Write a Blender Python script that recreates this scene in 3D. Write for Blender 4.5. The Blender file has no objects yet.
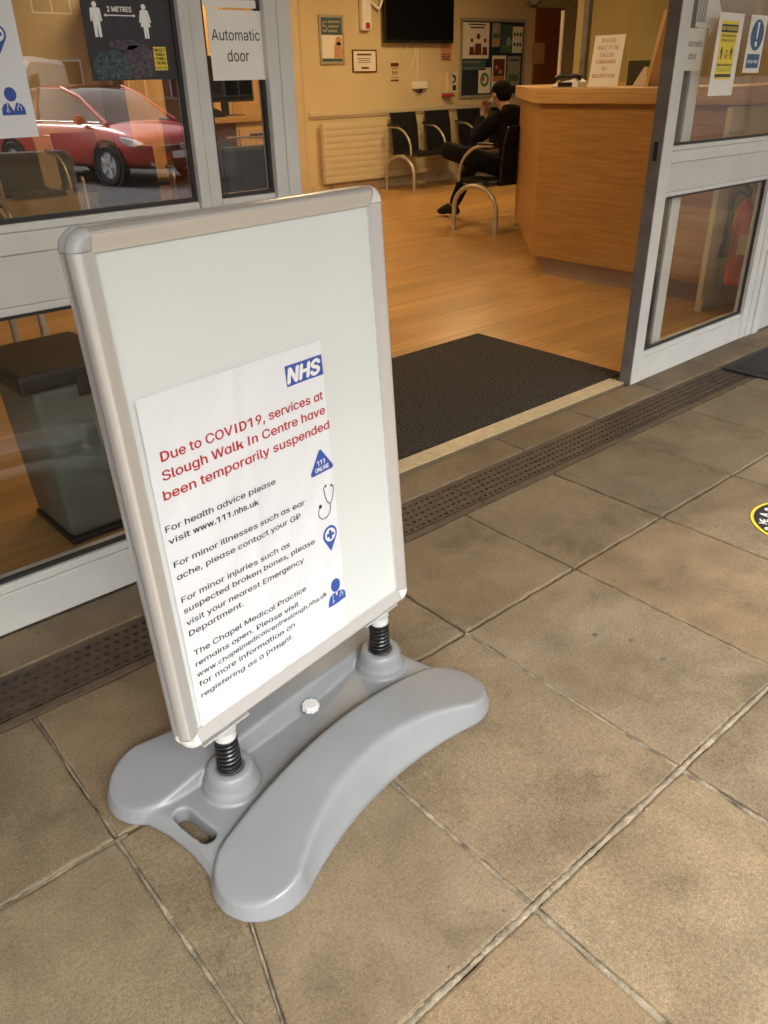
import bpy, bmesh, math, random, os
from mathutils import Vector, Matrix
random.seed(7)
R = math.radians
S = bpy.context.scene
COL = S.collection
PI = math.pi

# ------------------------------------------------------------------ helpers
def link(o, parent=None):
    COL.objects.link(o)
    if parent is not None:
        o.parent = parent
    return o

def tag(o, label=None, cat=None, group=None, kind=None):
    if label: o['label'] = label
    if cat: o['category'] = cat
    if group: o['group'] = group
    if kind: o['kind'] = kind
    return o

def thing(name, label, cat, loc=(0, 0, 0), rotz=0.0, group=None):
    o = bpy.data.objects.new(name, None)
    o.empty_display_size = .05
    link(o)
    o.location = loc
    o.rotation_euler = (0, 0, rotz)
    return tag(o, label, cat, group)

class MB:
    def __init__(s):
        s.bm = bmesh.new()
    def box(s, x0, x1, y0, y1, z0, z1, bev=0.0, seg=2):
        r = bmesh.ops.create_cube(s.bm, size=1.0)
        for v in r['verts']:
            v.co = Vector((x0 + (v.co.x + .5) * (x1 - x0), y0 + (v.co.y + .5) * (y1 - y0), z0 + (v.co.z + .5) * (z1 - z0)))
        if bev > 0:
            es = list({e for v in r['verts'] for e in v.link_edges})
            bmesh.ops.bevel(s.bm, geom=es, offset=bev, segments=seg, affect='EDGES', profile=.5)
        return s
    def quad(s, *p):
        s.bm.faces.new([s.bm.verts.new(q) for q in p]); return s
    def prism(s, pts, lo, hi, axis='z', bev=0.0):
        """extrude a 2-D outline. axis z: pts are (x,y); y: (x,z); x: (y,z)"""
        def P(a, b, c):
            return {'z': (a, b, c), 'y': (a, c, b), 'x': (c, a, b)}[axis]
        lo_v = [s.bm.verts.new(P(a, b, lo)) for a, b in pts]
        hi_v = [s.bm.verts.new(P(a, b, hi)) for a, b in pts]
        fs = [s.bm.faces.new(lo_v), s.bm.faces.new(hi_v[::-1])]
        n = len(pts)
        for i in range(n):
            fs.append(s.bm.faces.new((lo_v[i], hi_v[i], hi_v[(i + 1) % n], lo_v[(i + 1) % n])))
        bmesh.ops.recalc_face_normals(s.bm, faces=fs)
        if bev > 0:
            es = [e for v in lo_v for e in v.link_edges if e.other_vert(v) in lo_v] + [e for v in hi_v for e in v.link_edges if e.other_vert(v) in hi_v]
            bmesh.ops.bevel(s.bm, geom=list(set(es)), offset=bev, segments=2, affect='EDGES', profile=.5)
        return s
    def tube(s, path, r, n=10, caps=True):
        path = [Vector(p) for p in path]
        rr = r if isinstance(r, (list, tuple)) else [r] * len(path)
        rings = []
        up = None
        for i, p in enumerate(path):
            t = (path[min(i + 1, len(path) - 1)] - path[max(i - 1, 0)])
            if t.length < 1e-9: t = Vector((0, 0, 1))
            t.normalize()
            if up is None:
                up = t.orthogonal().normalized()
            else:
                up = (up - t * up.dot(t))
                if up.length < 1e-6: up = t.orthogonal()
                up.normalize()
            b = t.cross(up)
            rings.append([s.bm.verts.new(p + (up * math.cos(2 * PI * k / n) + b * math.sin(2 * PI * k / n)) * rr[i]) for k in range(n)])
        for a, b in zip(rings, rings[1:]):
            for k in range(n):
                s.bm.faces.new((a[k], a[(k + 1) % n], b[(k + 1) % n], b[k]))
        if caps:
            s.bm.faces.new(rings[0][::-1]); s.bm.faces.new(rings[-1])
        return s
    def lathe(s, prof, c=(0, 0, 0), n=32, axis='z', cap=True):
        def P(r, a, h):
            x, y = r * math.cos(a), r * math.sin(a)
            v = {'z': (x, y, h), 'y': (x, h, y), 'x': (h, x, y)}[axis]
            return Vector(v) + Vector(c)
        rings = []
        for r, h in prof:
            if r < 1e-6:
                rings.append([s.bm.verts.new(P(0, 0, h))])
            else:
                rings.append([s.bm.verts.new(P(r, 2 * PI * k / n, h)) for k in range(n)])
        fs = []
        for a, b in zip(rings, rings[1:]):
            for k in range(n):
                q = [a[k % len(a)], a[(k + 1) % len(a)], b[(k + 1) % len(b)], b[k % len(b)]]
                u = []
                for v in q:
                    if v not in u: u.append(v)
                if len(u) > 2: fs.append(s.bm.faces.new(u))
        if cap and len(rings[0]) > 1: fs.append(s.bm.faces.new(rings[0]))
        if cap and len(rings[-1]) > 1: fs.append(s.bm.faces.new(rings[-1]))
        bmesh.ops.recalc_face_normals(s.bm, faces=fs)
        return s
    def xf(s, m):
        bmesh.ops.transform(s.bm, matrix=m, verts=s.bm.verts[:]); return s
    def build(s, name, mat, parent=None, smooth=None, recalc=False):
        if recalc:
            bmesh.ops.recalc_face_normals(s.bm, faces=s.bm.faces[:])
        me = bpy.data.meshes.new(name)
        s.bm.to_mesh(me); s.bm.free()
        if mat is not None: me.materials.append(mat)
        if smooth:
            me.polygons.foreach_set('use_smooth', [True] * len(me.polygons))
            if smooth is not True:
                try: me.set_sharp_from_angle(angle=R(smooth))
                except Exception: pass
        return link(bpy.data.objects.new(name, me), parent)

def copy_tree(o, parent=None):
    c = o.copy(); link(c)
    if parent is not None: c.parent = parent
    for ch in list(o.children):
        copy_tree(ch, c)
    return c

def evaluated_mesh(o):
    dg = bpy.context.evaluated_depsgraph_get()
    me = bpy.data.meshes.new_from_object(o.evaluated_get(dg))
    return me

FONTS = {}
def font():
    if 'f' not in FONTS:
        f = None
        try:
            p = os.path.join(bpy.utils.system_resource('DATAFILES'), 'fonts', 'Inter.woff2')
            f = bpy.data.fonts.load(p)
        except Exception:
            f = None
        FONTS['f'] = f
    return FONTS['f']

def own_glyphs(me):
    """bounding boxes of the letters drawn by hand (plain I, 1 and D)"""
    out = []
    for kind in (1, 2, 3, 4):
        iv = []
        for p in me.polygons:
            if p.material_index == kind:
                cx = [me.vertices[i].co.x for i in p.vertices]; cz = [me.vertices[i].co.y for i in p.vertices]
                iv.append([min(cx), min(cz), max(cx), max(cz)])
        iv.sort()
        cur = None
        for b in iv:
            if cur and b[0] <= cur[2] + .012:
                cur = [min(cur[0], b[0]), min(cur[1], b[1]), max(cur[2], b[2]), max(cur[3], b[3])]
            else:
                if cur: out.append((kind, cur))
                cur = b
        if cur: out.append((kind, cur))
    return out
def glyph_quads(kind, a0, b0, a1, b1, t=.072):
    if kind == 1:
        c = (a0 + a1) / 2
        return [[(c - t / 2, b0), (c + t / 2, b0), (c + t / 2, b1), (c - t / 2, b1)]]
    if kind == 2:
        c = (a0 + a1) / 2 + .02
        h = b1 - b0
        return [[(c - t / 2, b0), (c + t / 2, b0), (c + t / 2, b1), (c - t / 2, b1)],
                [(c - t / 2, b1), (c - .21, b1 - .16 * h), (c - .21, b1 - .16 * h - t), (c - t / 2, b1 - t * 1.1)]]
    if kind == 4:
        h = b1 - b0
        return [[(a0, b0), (a0 + t, b0), (a0 + t, b1), (a0, b1)],
                [(a0 + t, b0 + .22 * h), (a0 + t, b0 + .22 * h + t * 1.25), (a1 - t * 1.25, b0 + .72 * h), (a1 - t * .1, b0 + .72 * h)],
                [(a0 + t * 2.1, b0 + .40 * h), (a0 + t * 3.0, b0 + .49 * h), (a1, b0), (a1 - t * 1.2, b0)]]
    h = b1 - b0; xm = a0 + (a1 - a0) * .42
    out_, in_ = [(a0, b0), (a0, b1), (xm, b1)], [(a0 + t, b0 + t), (a0 + t, b1 - t), (xm, b1 - t)]
    for k in range(1, 14):
        a = PI / 2 - PI * k / 14
        out_.append((xm + (a1 - xm) * math.cos(a), b0 + h / 2 + h / 2 * math.sin(a)))
        in_.append((xm + (a1 - xm - t) * math.cos(a), b0 + h / 2 + (h / 2 - t) * math.sin(a)))
    out_.append((xm, b0)); in_.append((xm, b0 + t))
    n = len(out_)
    return [[out_[i], out_[(i + 1) % n], in_[(i + 1) % n], in_[i]] for i in range(n)]

def text_into(mb, body, x, y, size=None, width=None, height=None, bold=0.0, align='LEFT', yo=0.0, space=1.0, m=None):
    """flat lettering in the X-Z plane facing -Y; (x, y) is the left/centre end of the base line.
    bold: extra stroke weight in em, made of slightly shifted layers of ink"""
    c = bpy.data.curves.new('lettering', 'FONT')
    if font(): c.font = font()
    c.body = body
    c.size = 1.0
    c.space_character = space
    c.resolution_u = 3
    if font():
        for k in range(5): c.materials.append(M['ink_black'])
        for i, ch in enumerate(body): c.body_format[i].material_index = {'I': 1, '1': 2, 'D': 3, 'k': 4}.get(ch, 0)
    o = bpy.data.objects.new('lettering', c)
    me = o.to_mesh()
    if len(me.vertices) == 0:
        o.to_mesh_clear(); return
    xs = [v.co.x for v in me.vertices]; ys = [v.co.y for v in me.vertices]
    w0, x0 = max(xs) - min(xs), min(xs)
    sx = size if size else None
    if width: sx = width / w0
    sy = sx
    if height: sy = height / (max(ys) - min(ys)); sx = sx or sy
    if size and width: sy = size
    off = {'LEFT': 0, 'CENTER': -w0 * sx / 2, 'RIGHT': -w0 * sx}[align]
    shifts = [(0, 0, 0)] if bold <= 0 else [(-bold, 0, 0), (bold, 0, 1), (0, -bold * .8, 2), (0, bold * .8, 3)]
    for bx, bz, k in shifts:
        vs = []
        for v in me.vertices:
            p = Vector((x + off + (v.co.x - x0 + bx) * sx, yo - k * .00004, y + (v.co.y + bz) * sy))
            if m is not None: p = m @ p
            vs.append(mb.bm.verts.new(p))
        for p in me.polygons:
            if p.material_index: continue
            try: mb.bm.faces.new([vs[i] for i in p.vertices])
            except ValueError: pass
        used = set()
        for p in me.polygons:
            if not p.material_index: used.update(p.vertices)
        bmesh.ops.delete(mb.bm, geom=[v for i, v in enumerate(vs) if i not in used], context='VERTS')
        for kind, (a0, b0, a1, b1) in own_glyphs(me):
            for qi, q in enumerate(glyph_quads(kind, a0, b0, a1, b1)):
                pts = []
                for gx_, gz_ in q:
                    p = Vector((x + off + (gx_ - x0 + bx) * sx, yo - k * .00004 - (qi * .00001 if kind == 4 else 0), y + (gz_ + bz) * sy))
                    pts.append(m @ p if m is not None else p)
                mb.bm.faces.new([mb.bm.verts.new(p) for p in pts])
    o.to_mesh_clear()
    bpy.data.objects.remove(o); bpy.data.curves.remove(c)

def flat(mb, pts, yo=0.0):
    mb.bm.faces.new([mb.bm.verts.new((a, yo, b)) for a, b in pts]); return mb
def rect(mb, x0, x1, z0, z1, yo=0.0):
    return flat(mb, [(x0, z0), (x1, z0), (x1, z1), (x0, z1)], yo)
def disc(mb, cx, cz, r, yo=0.0, n=28, rz=None):
    return flat(mb, [(cx + r * math.cos(2 * PI * k / n), cz + (rz or r) * math.sin(2 * PI * k / n)) for k in range(n)], yo)
def ring(mb, cx, cz, r0, r1, yo=0.0, a0=0, a1=2 * PI, n=36):
    for k in range(n):
        a, b = a0 + (a1 - a0) * k / n, a0 + (a1 - a0) * (k + 1) / n
        flat(mb, [(cx + r0 * math.cos(a), cz + r0 * math.sin(a)), (cx + r1 * math.cos(a), cz + r1 * math.sin(a)),
                  (cx + r1 * math.cos(b), cz + r1 * math.sin(b)), (cx + r0 * math.cos(b), cz + r0 * math.sin(b))], yo)
    return mb
def stroke(mb, pts, w, yo=0.0):
    for (ax, az), (bx, bz) in zip(pts, pts[1:]):
        d = Vector((bx - ax, bz - az)); d.normalize(); n = Vector((-d.y, d.x)) * w / 2
        e = d * w * .3
        flat(mb, [(ax - e.x - n.x, az - e.y - n.y), (bx + e.x - n.x, bz + e.y - n.y), (bx + e.x + n.x, bz + e.y + n.y), (ax - e.x + n.x, az - e.y + n.y)], yo)
    return mb

# ------------------------------------------------------------------ materials
def sr(r, g, b):
    f = lambda c: (c / 255 / 12.92) if c / 255 <= .04045 else ((c / 255 + .055) / 1.055) ** 2.4
    return (f(r), f(g), f(b), 1)
MATS = {}
def pm(name, base, rough=.5, metal=0.0, noise=None, bump=None, coat=0.0, spec=.5, nscale=(1, 1, 1), rvar=0.0, emit=None):
    m = bpy.data.materials.new(name); m.use_nodes = True
    nt = m.node_tree; b = nt.nodes['Principled BSDF']
    b.inputs['Base Color'].default_value = base if len(base) == 4 else (*base, 1)
    b.inputs['Roughness'].default_value = rough
    b.inputs['Metallic'].default_value = metal
    b.inputs['Specular IOR Level'].default_value = spec
    if coat: b.inputs['Coat Weight'].default_value = coat; b.inputs['Coat Roughness'].default_value = .12
    tc = nt.nodes.new('ShaderNodeTexCoord')
    mp = nt.nodes.new('ShaderNodeMapping'); mp.inputs['Scale'].default_value = nscale
    nt.links.new(tc.outputs['Object'], mp.inputs['Vector'])
    if noise:
        sc, amt = noise
        n = nt.nodes.new('ShaderNodeTexNoise'); n.inputs['Scale'].default_value = sc; n.inputs['Detail'].default_value = 6
        nt.links.new(mp.outputs[0], n.inputs['Vector'])
        rp = nt.nodes.new('ShaderNodeMapRange')
        rp.inputs['From Min'].default_value = .3; rp.inputs['From Max'].default_value = .7
        rp.inputs['To Min'].default_value = 1 - amt; rp.inputs['To Max'].default_value = 1 + amt
        nt.links.new(n.outputs['Fac'], rp.inputs['Value'])
        mx = nt.nodes.new('ShaderNodeVectorMath'); mx.operation = 'SCALE'
        mx.inputs[0].default_value = base[:3]
        nt.links.new(rp.outputs[0], mx.inputs['Scale'])
        nt.links.new(mx.outputs[0], b.inputs['Base Color'])
        if rvar:
            rr = nt.nodes.new('ShaderNodeMapRange'); rr.inputs['From Min'].default_value = .3; rr.inputs['From Max'].default_value = .7
            rr.inputs['To Min'].default_value = rough - rvar; rr.inputs['To Max'].default_value = rough + rvar
            nt.links.new(n.outputs['Fac'], rr.inputs['Value']); nt.links.new(rr.outputs[0], b.inputs['Roughness'])
    if bump:
        sc, st, dist = bump
        n2 = nt.nodes.new('ShaderNodeTexNoise'); n2.inputs['Scale'].default_value = sc; n2.inputs['Detail'].default_value = 5
        nt.links.new(mp.outputs[0], n2.inputs['Vector'])
        bp = nt.nodes.new('ShaderNodeBump'); bp.inputs['Strength'].default_value = st; bp.inputs['Distance'].default_value = dist
        nt.links.new(n2.outputs['Fac'], bp.inputs['Height']); nt.links.new(bp.outputs[0], b.inputs['Normal'])
    if emit:
        b.inputs['Emission Color'].default_value = (*emit[0], 1); b.inputs['Emission Strength'].default_value = emit[1]
    MATS[name] = m
    return m

def glass_mat(name, f0=.06, tint=(1, 1, 1)):
    m = bpy.data.materials.new(name); m.use_nodes = True
    nt = m.node_tree; nt.nodes.clear()
    out = nt.nodes.new('ShaderNodeOutputMaterial'); mix = nt.nodes.new('ShaderNodeMixShader')
    tr = nt.nodes.new('ShaderNodeBsdfTransparent'); tr.inputs[0].default_value = (*tint, 1)
    gl = nt.nodes.new('ShaderNodeBsdfGlossy'); gl.inputs['Roughness'].default_value = 0.0
    lw = nt.nodes.new('ShaderNodeLayerWeight'); lw.inputs['Blend'].default_value = .5
    pw = nt.nodes.new('ShaderNodeMath'); pw.operation = 'POWER'; pw.inputs[1].default_value = 5
    mr = nt.nodes.new('ShaderNodeMapRange'); mr.inputs['To Min'].default_value = f0; mr.inputs['To Max'].default_value = 1
    nt.links.new(lw.outputs['Facing'], pw.inputs[0]); nt.links.new(pw.outputs[0], mr.inputs['Value'])
    nt.links.new(mr.outputs[0], mix.inputs['Fac']); nt.links.new(tr.outputs[0], mix.inputs[1]); nt.links.new(gl.outputs[0], mix.inputs[2])
    nt.links.new(mix.outputs[0], out.inputs[0])
    return m

M = {}
M['frame'] = pm('frame_paint', (.565, .56, .525), .38, noise=(9, .05), rvar=.06)
M['frame_panel'] = pm('frame_panel_paint', (.51, .505, .47), .42, noise=(5, .07))
M['gasket'] = pm('rubber_gasket', (.02, .019, .018), .55, noise=(30, .2))
M['leaf_edge'] = pm('door_edge_grey', (.16, .14, .125), .5, noise=(14, .2))
M['alu'] = pm('anodised_aluminium', (.70, .70, .685), .3, metal=.6, noise=(60, .008), nscale=(1, 1, 1))
M['alu_side'] = pm('white_metal', (.78, .765, .72), .4, metal=.25, noise=(20, .03))
M['corner'] = pm('grey_corner_plastic', (.42, .43, .43), .36, noise=(25, .05))
M['corner_pale'] = pm('pale_corner_plastic', (.66, .655, .62), .4, noise=(25, .05))
M['board'] = pm('cover_sheet', (.665, .70, .68), .2, noise=(3, .025), bump=(2.5, .3, .005), spec=.5)
M['paper'] = pm('poster_paper', (.74, .765, .79), .3, noise=(4, .02), bump=(5, 1.0, .012), coat=.5, spec=.4)
M['paper_plain'] = pm('notice_paper', (.78, .76, .70), .6, noise=(6, .04))
M['ink_red'] = pm('red_ink', (.42, .03, .035), .5, noise=(40, .1))
M['ink_black'] = pm('black_ink', (.025, .025, .03), .5, noise=(40, .15))
M['ink_blue'] = pm('blue_ink', (.035, .085, .36), .45, noise=(40, .1))
M['ink_white'] = pm('white_ink', (.8, .8, .8), .5, noise=(40, .03))
M['ink_yellow'] = pm('yellow_ink', (.80, .62, .04), .5, noise=(30, .06))
M['ink_darkblue'] = pm('dark_blue_ink', (.03, .09, .19), .45, noise=(30, .1))
M['base'] = pm('moulded_grey_plastic', (.215, .226, .233), .36, noise=(11, .05), bump=(420, .12, .0006), spec=.5, rvar=.07)
M['knob'] = pm('pale_knob_plastic', (.60, .61, .60), .4, noise=(30, .05))
M['spring'] = pm('black_spring_steel', (.012, .012, .013), .28, noise=(60, .2))
M['collar'] = pm('white_collar_plastic', (.58, .59, .57), .35, noise=(30, .04))
M['sill'] = pm('brass_threshold', (.62, .50, .30), .36, metal=.35, noise=(30, .12))
M['sill_dark'] = pm('threshold_groove', (.16, .115, .06), .6, noise=(30, .2))
M['mat'] = pm('black_mat', (.055, .050, .043), .95, noise=(130, .98), bump=(150, 1.0, .008), spec=.1)
M['mat_rubber'] = pm('rubber_mat', (.018, .018, .019), .7, noise=(50, .3), bump=(200, .4, .002))
M['skirt'] = pm('skirting_paint', (.62, .53, .37), .45, noise=(6, .06))
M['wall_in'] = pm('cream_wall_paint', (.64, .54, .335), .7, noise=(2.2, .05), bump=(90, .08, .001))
M['wall_dim'] = pm('dimmed_wall_paint', (.30, .24, .11), .7, noise=(3, .08))  # dim light of the reception side put into the wall colour
M['ceil'] = pm('ceiling_paint', (.7, .66, .58), .8, noise=(3, .03))
M['rad'] = pm('radiator_enamel', (.62, .54, .38), .4, noise=(8, .04))
M['black_plastic'] = pm('black_plastic', (.012, .012, .013), .45, noise=(20, .2), spec=.35)
M['screen_black'] = pm('screen_black', (.003, .003, .003), .45, spec=.15, noise=(10, .2))
M['chair_black'] = pm('black_seat', (.010, .010, .011), .55, noise=(30, .2), spec=.3)
M['chair_metal'] = pm('grey_chair_tube', (.46, .42, .35), .38, metal=.4, noise=(20, .06))
M['jacket'] = pm('black_jacket', (.006, .006, .007), .9, noise=(25, .3), bump=(40, .4, .01), spec=.15)
M['trousers'] = pm('black_trousers', (.005, .005, .006), .9, noise=(25, .3), bump=(40, .4, .01), spec=.15)
M['shoe'] = pm('black_shoe', (.007, .007, .007), .7, noise=(25, .3), spec=.2)
M['skin'] = pm('skin', (.33, .18, .11), .5, noise=(20, .06))
M['hair'] = pm('dark_hair', (.004, .003, .003), .8, noise=(60, .4), bump=(160, 1.0, .006), spec=.1)
M['mask'] = pm('mask_cloth', (.40, .41, .43), .8, noise=(30, .05))
M['red_ext'] = pm('red_enamel', (.58, .03, .025), .3, noise=(10, .08))
M['chrome'] = pm('polished_metal', (.6, .58, .54), .2, metal=.9, noise=(20, .05))
M['bin'] = pm('bin_grey_plastic', (.115, .128, .112), .4, noise=(8, .10))
M['cork'] = pm('brown_board_cloth', (.24, .075, .018), .8, noise=(80, .15))
M['navy'] = pm('navy_board_cloth', (.012, .025, .035), .8, noise=(60, .2))
M['poster_dark'] = pm('printed_black', (.022, .02, .022), .4, noise=(25, .2))
M['asphalt'] = pm('asphalt', (.055, .054, .052), .85, noise=(60, .4), bump=(300, .5, .004))
M['kerb'] = pm('concrete_kerb', (.30, .29, .26), .8, noise=(12, .15), bump=(120, .4, .002))
M['car'] = pm('red_car_paint', (.55, .020, .017), .28, noise=(3, .03), coat=1.0)
M['carglass'] = pm('dark_car_glass', (.03, .034, .034), .05, noise=(3, .1), spec=.8)
M['tyre'] = pm('tyre_rubber', (.016, .016, .016), .8, noise=(40, .2))
M['rim'] = pm('alloy_rim', (.62, .62, .62), .3, metal=.2, noise=(20, .05))
M['lamp'] = pm('headlamp_lens', (.62, .62, .60), .08, noise=(60, .3), spec=.8)
M['van'] = pm('white_van_paint', (.72, .72, .70), .35, noise=(3, .03), coat=.6)
M['render_wall'] = pm('canopy_paint', (.60, .58, .52), .7, noise=(3, .05))
M['bark'] = pm('tree_bark', (.10, .07, .045), .9, noise=(12, .3), bump=(20, .8, .02))
M['leaf'] = pm('tree_leaf', (.06, .10, .025), .6, noise=(1.2, .5))
M['glass'] = glass_mat('window_glass', .20)
M['glass_low'] = glass_mat('lower_window_glass', .05)
M['glass_door'] = glass_mat('door_glass', .022, (.98, .98, .96))
M['acrylic'] = glass_mat('acrylic_sheet', .03, (.9, .9, .84))
M['lightpanel'] = pm('lit_diffuser', (.8, .7, .5), .5, noise=(5, .02), emit=((1.0, .69, .33), 17.0))

def wood_mat(name, c1, c2, scale=1.0, along='x', rough=.4, planks=None, coat=0.0, gap=(.03, .018, .008)):
    m = bpy.data.materials.new(name); m.use_nodes = True
    nt = m.node_tree; b = nt.nodes['Principled BSDF']
    tc = nt.nodes.new('ShaderNodeTexCoord'); mp = nt.nodes.new('ShaderNodeMapping')
    nt.links.new(tc.outputs['Object'], mp.inputs['Vector'])
    st = {'x': (1.2, 22, 22), 'y': (22, 1.2, 22), 'z': (22, 22, 1.2)}[along]
    mp.inputs['Scale'].default_value = tuple(q * scale for q in st)
    n = nt.nodes.new('ShaderNodeTexNoise'); n.inputs['Scale'].default_value = 1.6; n.inputs['Detail'].default_value = 8; n.inputs['Distortion'].default_value = .8
    nt.links.new(mp.outputs[0], n.inputs['Vector'])
    cr = nt.nodes.new('ShaderNodeValToRGB')
    cr.color_ramp.elements[0].position = .32; cr.color_ramp.elements[0].color = (*c1, 1)
    cr.color_ramp.elements[1].position = .68; cr.color_ramp.elements[1].color = (*c2, 1)
    nt.links.new(n.outputs['Fac'], cr.inputs[0])
    last = cr.outputs[0]
    if planks:
        L, W = planks
        mp2 = nt.nodes.new('ShaderNodeMapping')
        nt.links.new(tc.outputs['Object'], mp2.inputs['Vector'])
        if along == 'y': mp2.inputs['Rotation'].default_value = (0, 0, PI / 2)
        br = nt.nodes.new('ShaderNodeTexBrick')
        br.inputs['Scale'].default_value = 1; br.inputs['Mortar Size'].default_value = .0015
        br.inputs['Brick Width'].default_value = L; br.inputs['Row Height'].default_value = W
        br.inputs['Color1'].default_value = (.84, .82, .80, 1); br.inputs['Color2'].default_value = (1.12, 1.1, 1.08, 1)
        br.inputs['Mortar'].default_value = (.6, .55, .5, 1)
        br.offset = .37
        nt.links.new(mp2.outputs[0], br.inputs['Vector'])
        mu = nt.nodes.new('ShaderNodeVectorMath'); mu.operation = 'MULTIPLY'
        nt.links.new(last, mu.inputs[0]); nt.links.new(br.outputs['Color'], mu.inputs[1]); last = mu.outputs[0]
    nt.links.new(last, b.inputs['Base Color'])
    b.inputs['Roughness'].default_value = rough
    if coat: b.inputs['Coat Weight'].default_value = coat; b.inputs['Coat Roughness'].default_value = .25
    bp = nt.nodes.new('ShaderNodeBump'); bp.inputs['Strength'].default_value = .08; bp.inputs['Distance'].default_value = .002
    nt.links.new(n.outputs['Fac'], bp.inputs['Height']); nt.links.new(bp.outputs[0], b.inputs['Normal'])
    return m
M['floor'] = wood_mat('vinyl_wood_floor', (.40, .225, .075), (.54, .325, .13), .8, 'x', .30, planks=(1.1, .12))
M['oak'] = wood_mat('oak_veneer', (.30, .148, .040), (.41, .215, .067), 1.8, 'y', .42)
M['oak_top'] = wood_mat('oak_top', (.40, .22, .08), (.56, .34, .14), 1.3, 'y', .4)
M['oak_v'] = wood_mat('oak_upright', (.50, .31, .13), (.62, .41, .19), 1.0, 'z', .45)
M['plinth'] = pm('plinth_laminate', (.36, .25, .16), .5, noise=(6, .08))

def slab_mat():
    m = bpy.data.materials.new('paving_stone'); m.use_nodes = True
    nt = m.node_tree; N = nt.nodes; L = nt.links; b = N['Principled BSDF']
    tc = N.new('ShaderNodeTexCoord')
    at = N.new('ShaderNodeAttribute'); at.attribute_name = 'tone'
    def noise(sc, det=6, dist=0.0, rough=.55):
        n = N.new('ShaderNodeTexNoise'); n.inputs['Scale'].default_value = sc; n.inputs['Detail'].default_value = det
        n.inputs['Distortion'].default_value = dist; n.inputs['Roughness'].default_value = rough
        L.new(tc.outputs['Object'], n.inputs['Vector']); return n
    def mr(sock, a, b_, lo, hi):
        r = N.new('ShaderNodeMapRange'); r.inputs['From Min'].default_value = a; r.inputs['From Max'].default_value = b_
        r.inputs['To Min'].default_value = lo; r.inputs['To Max'].default_value = hi
        L.new(sock, r.inputs['Value']); return r.outputs[0]
    def mul(a, f):
        v = N.new('ShaderNodeVectorMath'); v.operation = 'SCALE'; L.new(a, v.inputs[0]); L.new(f, v.inputs['Scale']); return v.outputs[0]
    big = noise(3.1, 6, .3); mid = noise(11, 6, .4); fine = noise(150, 4, 0, .75); grit = noise(480, 3, 0, .8)
    ramp = N.new('ShaderNodeValToRGB')
    ramp.color_ramp.elements[0].position = .3; ramp.color_ramp.elements[0].color = (.150, .113, .069, 1)
    ramp.color_ramp.elements[1].position = .72; ramp.color_ramp.elements[1].color = (.246, .190, .120, 1)
    L.new(big.outputs['Fac'], ramp.inputs[0])
    c = mul(ramp.outputs[0], mr(mid.outputs['Fac'], .3, .7, .86, 1.12))
    c = mul(c, mr(fine.outputs['Fac'], .3, .7, .74, 1.24)); c = mul(c, mr(grit.outputs['Fac'], .3, .7, .46, 1.54))
    g = N.new('ShaderNodeVectorMath'); g.operation = 'MULTIPLY'; L.new(c, g.inputs[0]); L.new(at.outputs['Color'], g.inputs[1])
    # dark pits and blotchy lichen stains of their own shape
    vo = N.new('ShaderNodeTexVoronoi'); vo.inputs['Scale'].default_value = 95; L.new(tc.outputs['Object'], vo.inputs['Vector'])
    pit = mr(vo.outputs['Distance'], .05, .16, .35, 1.0)
    msk = mr(noise(6, 3).outputs['Fac'], .52, .62, 0, 1)
    pm_ = N.new('ShaderNodeMix'); pm_.data_type = 'FLOAT'; L.new(msk, pm_.inputs[0]); pm_.inputs[2].default_value = 1.0; L.new(pit, pm_.inputs[3])
    c2 = mul(g.outputs[0], pm_.outputs[0])
    st = mr(noise(4.6, 8, .6, .72).outputs['Fac'], .53, .75, 1.0, .58)
    c3 = mul(c2, st)
    wn_ = noise(1.7, 7, .9, .62)
    wm = mr(wn_.outputs['Fac'], .50, .66, 0, .55)
    wx = N.new('ShaderNodeMix'); wx.data_type = 'RGBA'; L.new(wm, wx.inputs[0]); L.new(c3, wx.inputs[6])
    wg = N.new('ShaderNodeVectorMath'); wg.operation = 'MULTIPLY'; L.new(c3, wg.inputs[0]); wg.inputs[1].default_value = (1.02, 1.10, 1.24)
    L.new(wg.outputs[0], wx.inputs[7])
    L.new(wx.outputs[2], b.inputs['Base Color'])
    L.new(mr(mid.outputs['Fac'], .3, .7, .62, .82), b.inputs['Roughness'])
    b.inputs['Specular IOR Level'].default_value = .35
    bp = N.new('ShaderNodeBump'); bp.inputs['Strength'].default_value = .35; bp.inputs['Distance'].default_value = .0016
    ad = N.new('ShaderNodeMath'); ad.operation = 'ADD'; L.new(fine.outputs['Fac'], ad.inputs[0]); L.new(mid.outputs['Fac'], ad.inputs[1])
    L.new(ad.outputs[0], bp.inputs['Height']); L.new(bp.outputs[0], b.inputs['Normal'])
    return m
M['slab'] = slab_mat()
M['mortar'] = pm('pale_mortar', (.215, .178, .122), .9, noise=(22, .6), bump=(160, .9, .004))
M['mortar_dark'] = pm('dark_joint_grit', (.115, .090, .060), .95, noise=(60, .5), bump=(200, .9, .004))
M['grate'] = pm('brown_drain_plastic', (.052, .036, .025), .6, noise=(25, .3), bump=(180, .3, .001))
M['grate_rim'] = pm('drain_rim', (.085, .06, .038), .75, noise=(25, .3), bump=(120, .5, .002))
M['dark_void'] = pm('drain_dark', (.012, .009, .007), .9, noise=(30, .3))

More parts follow.
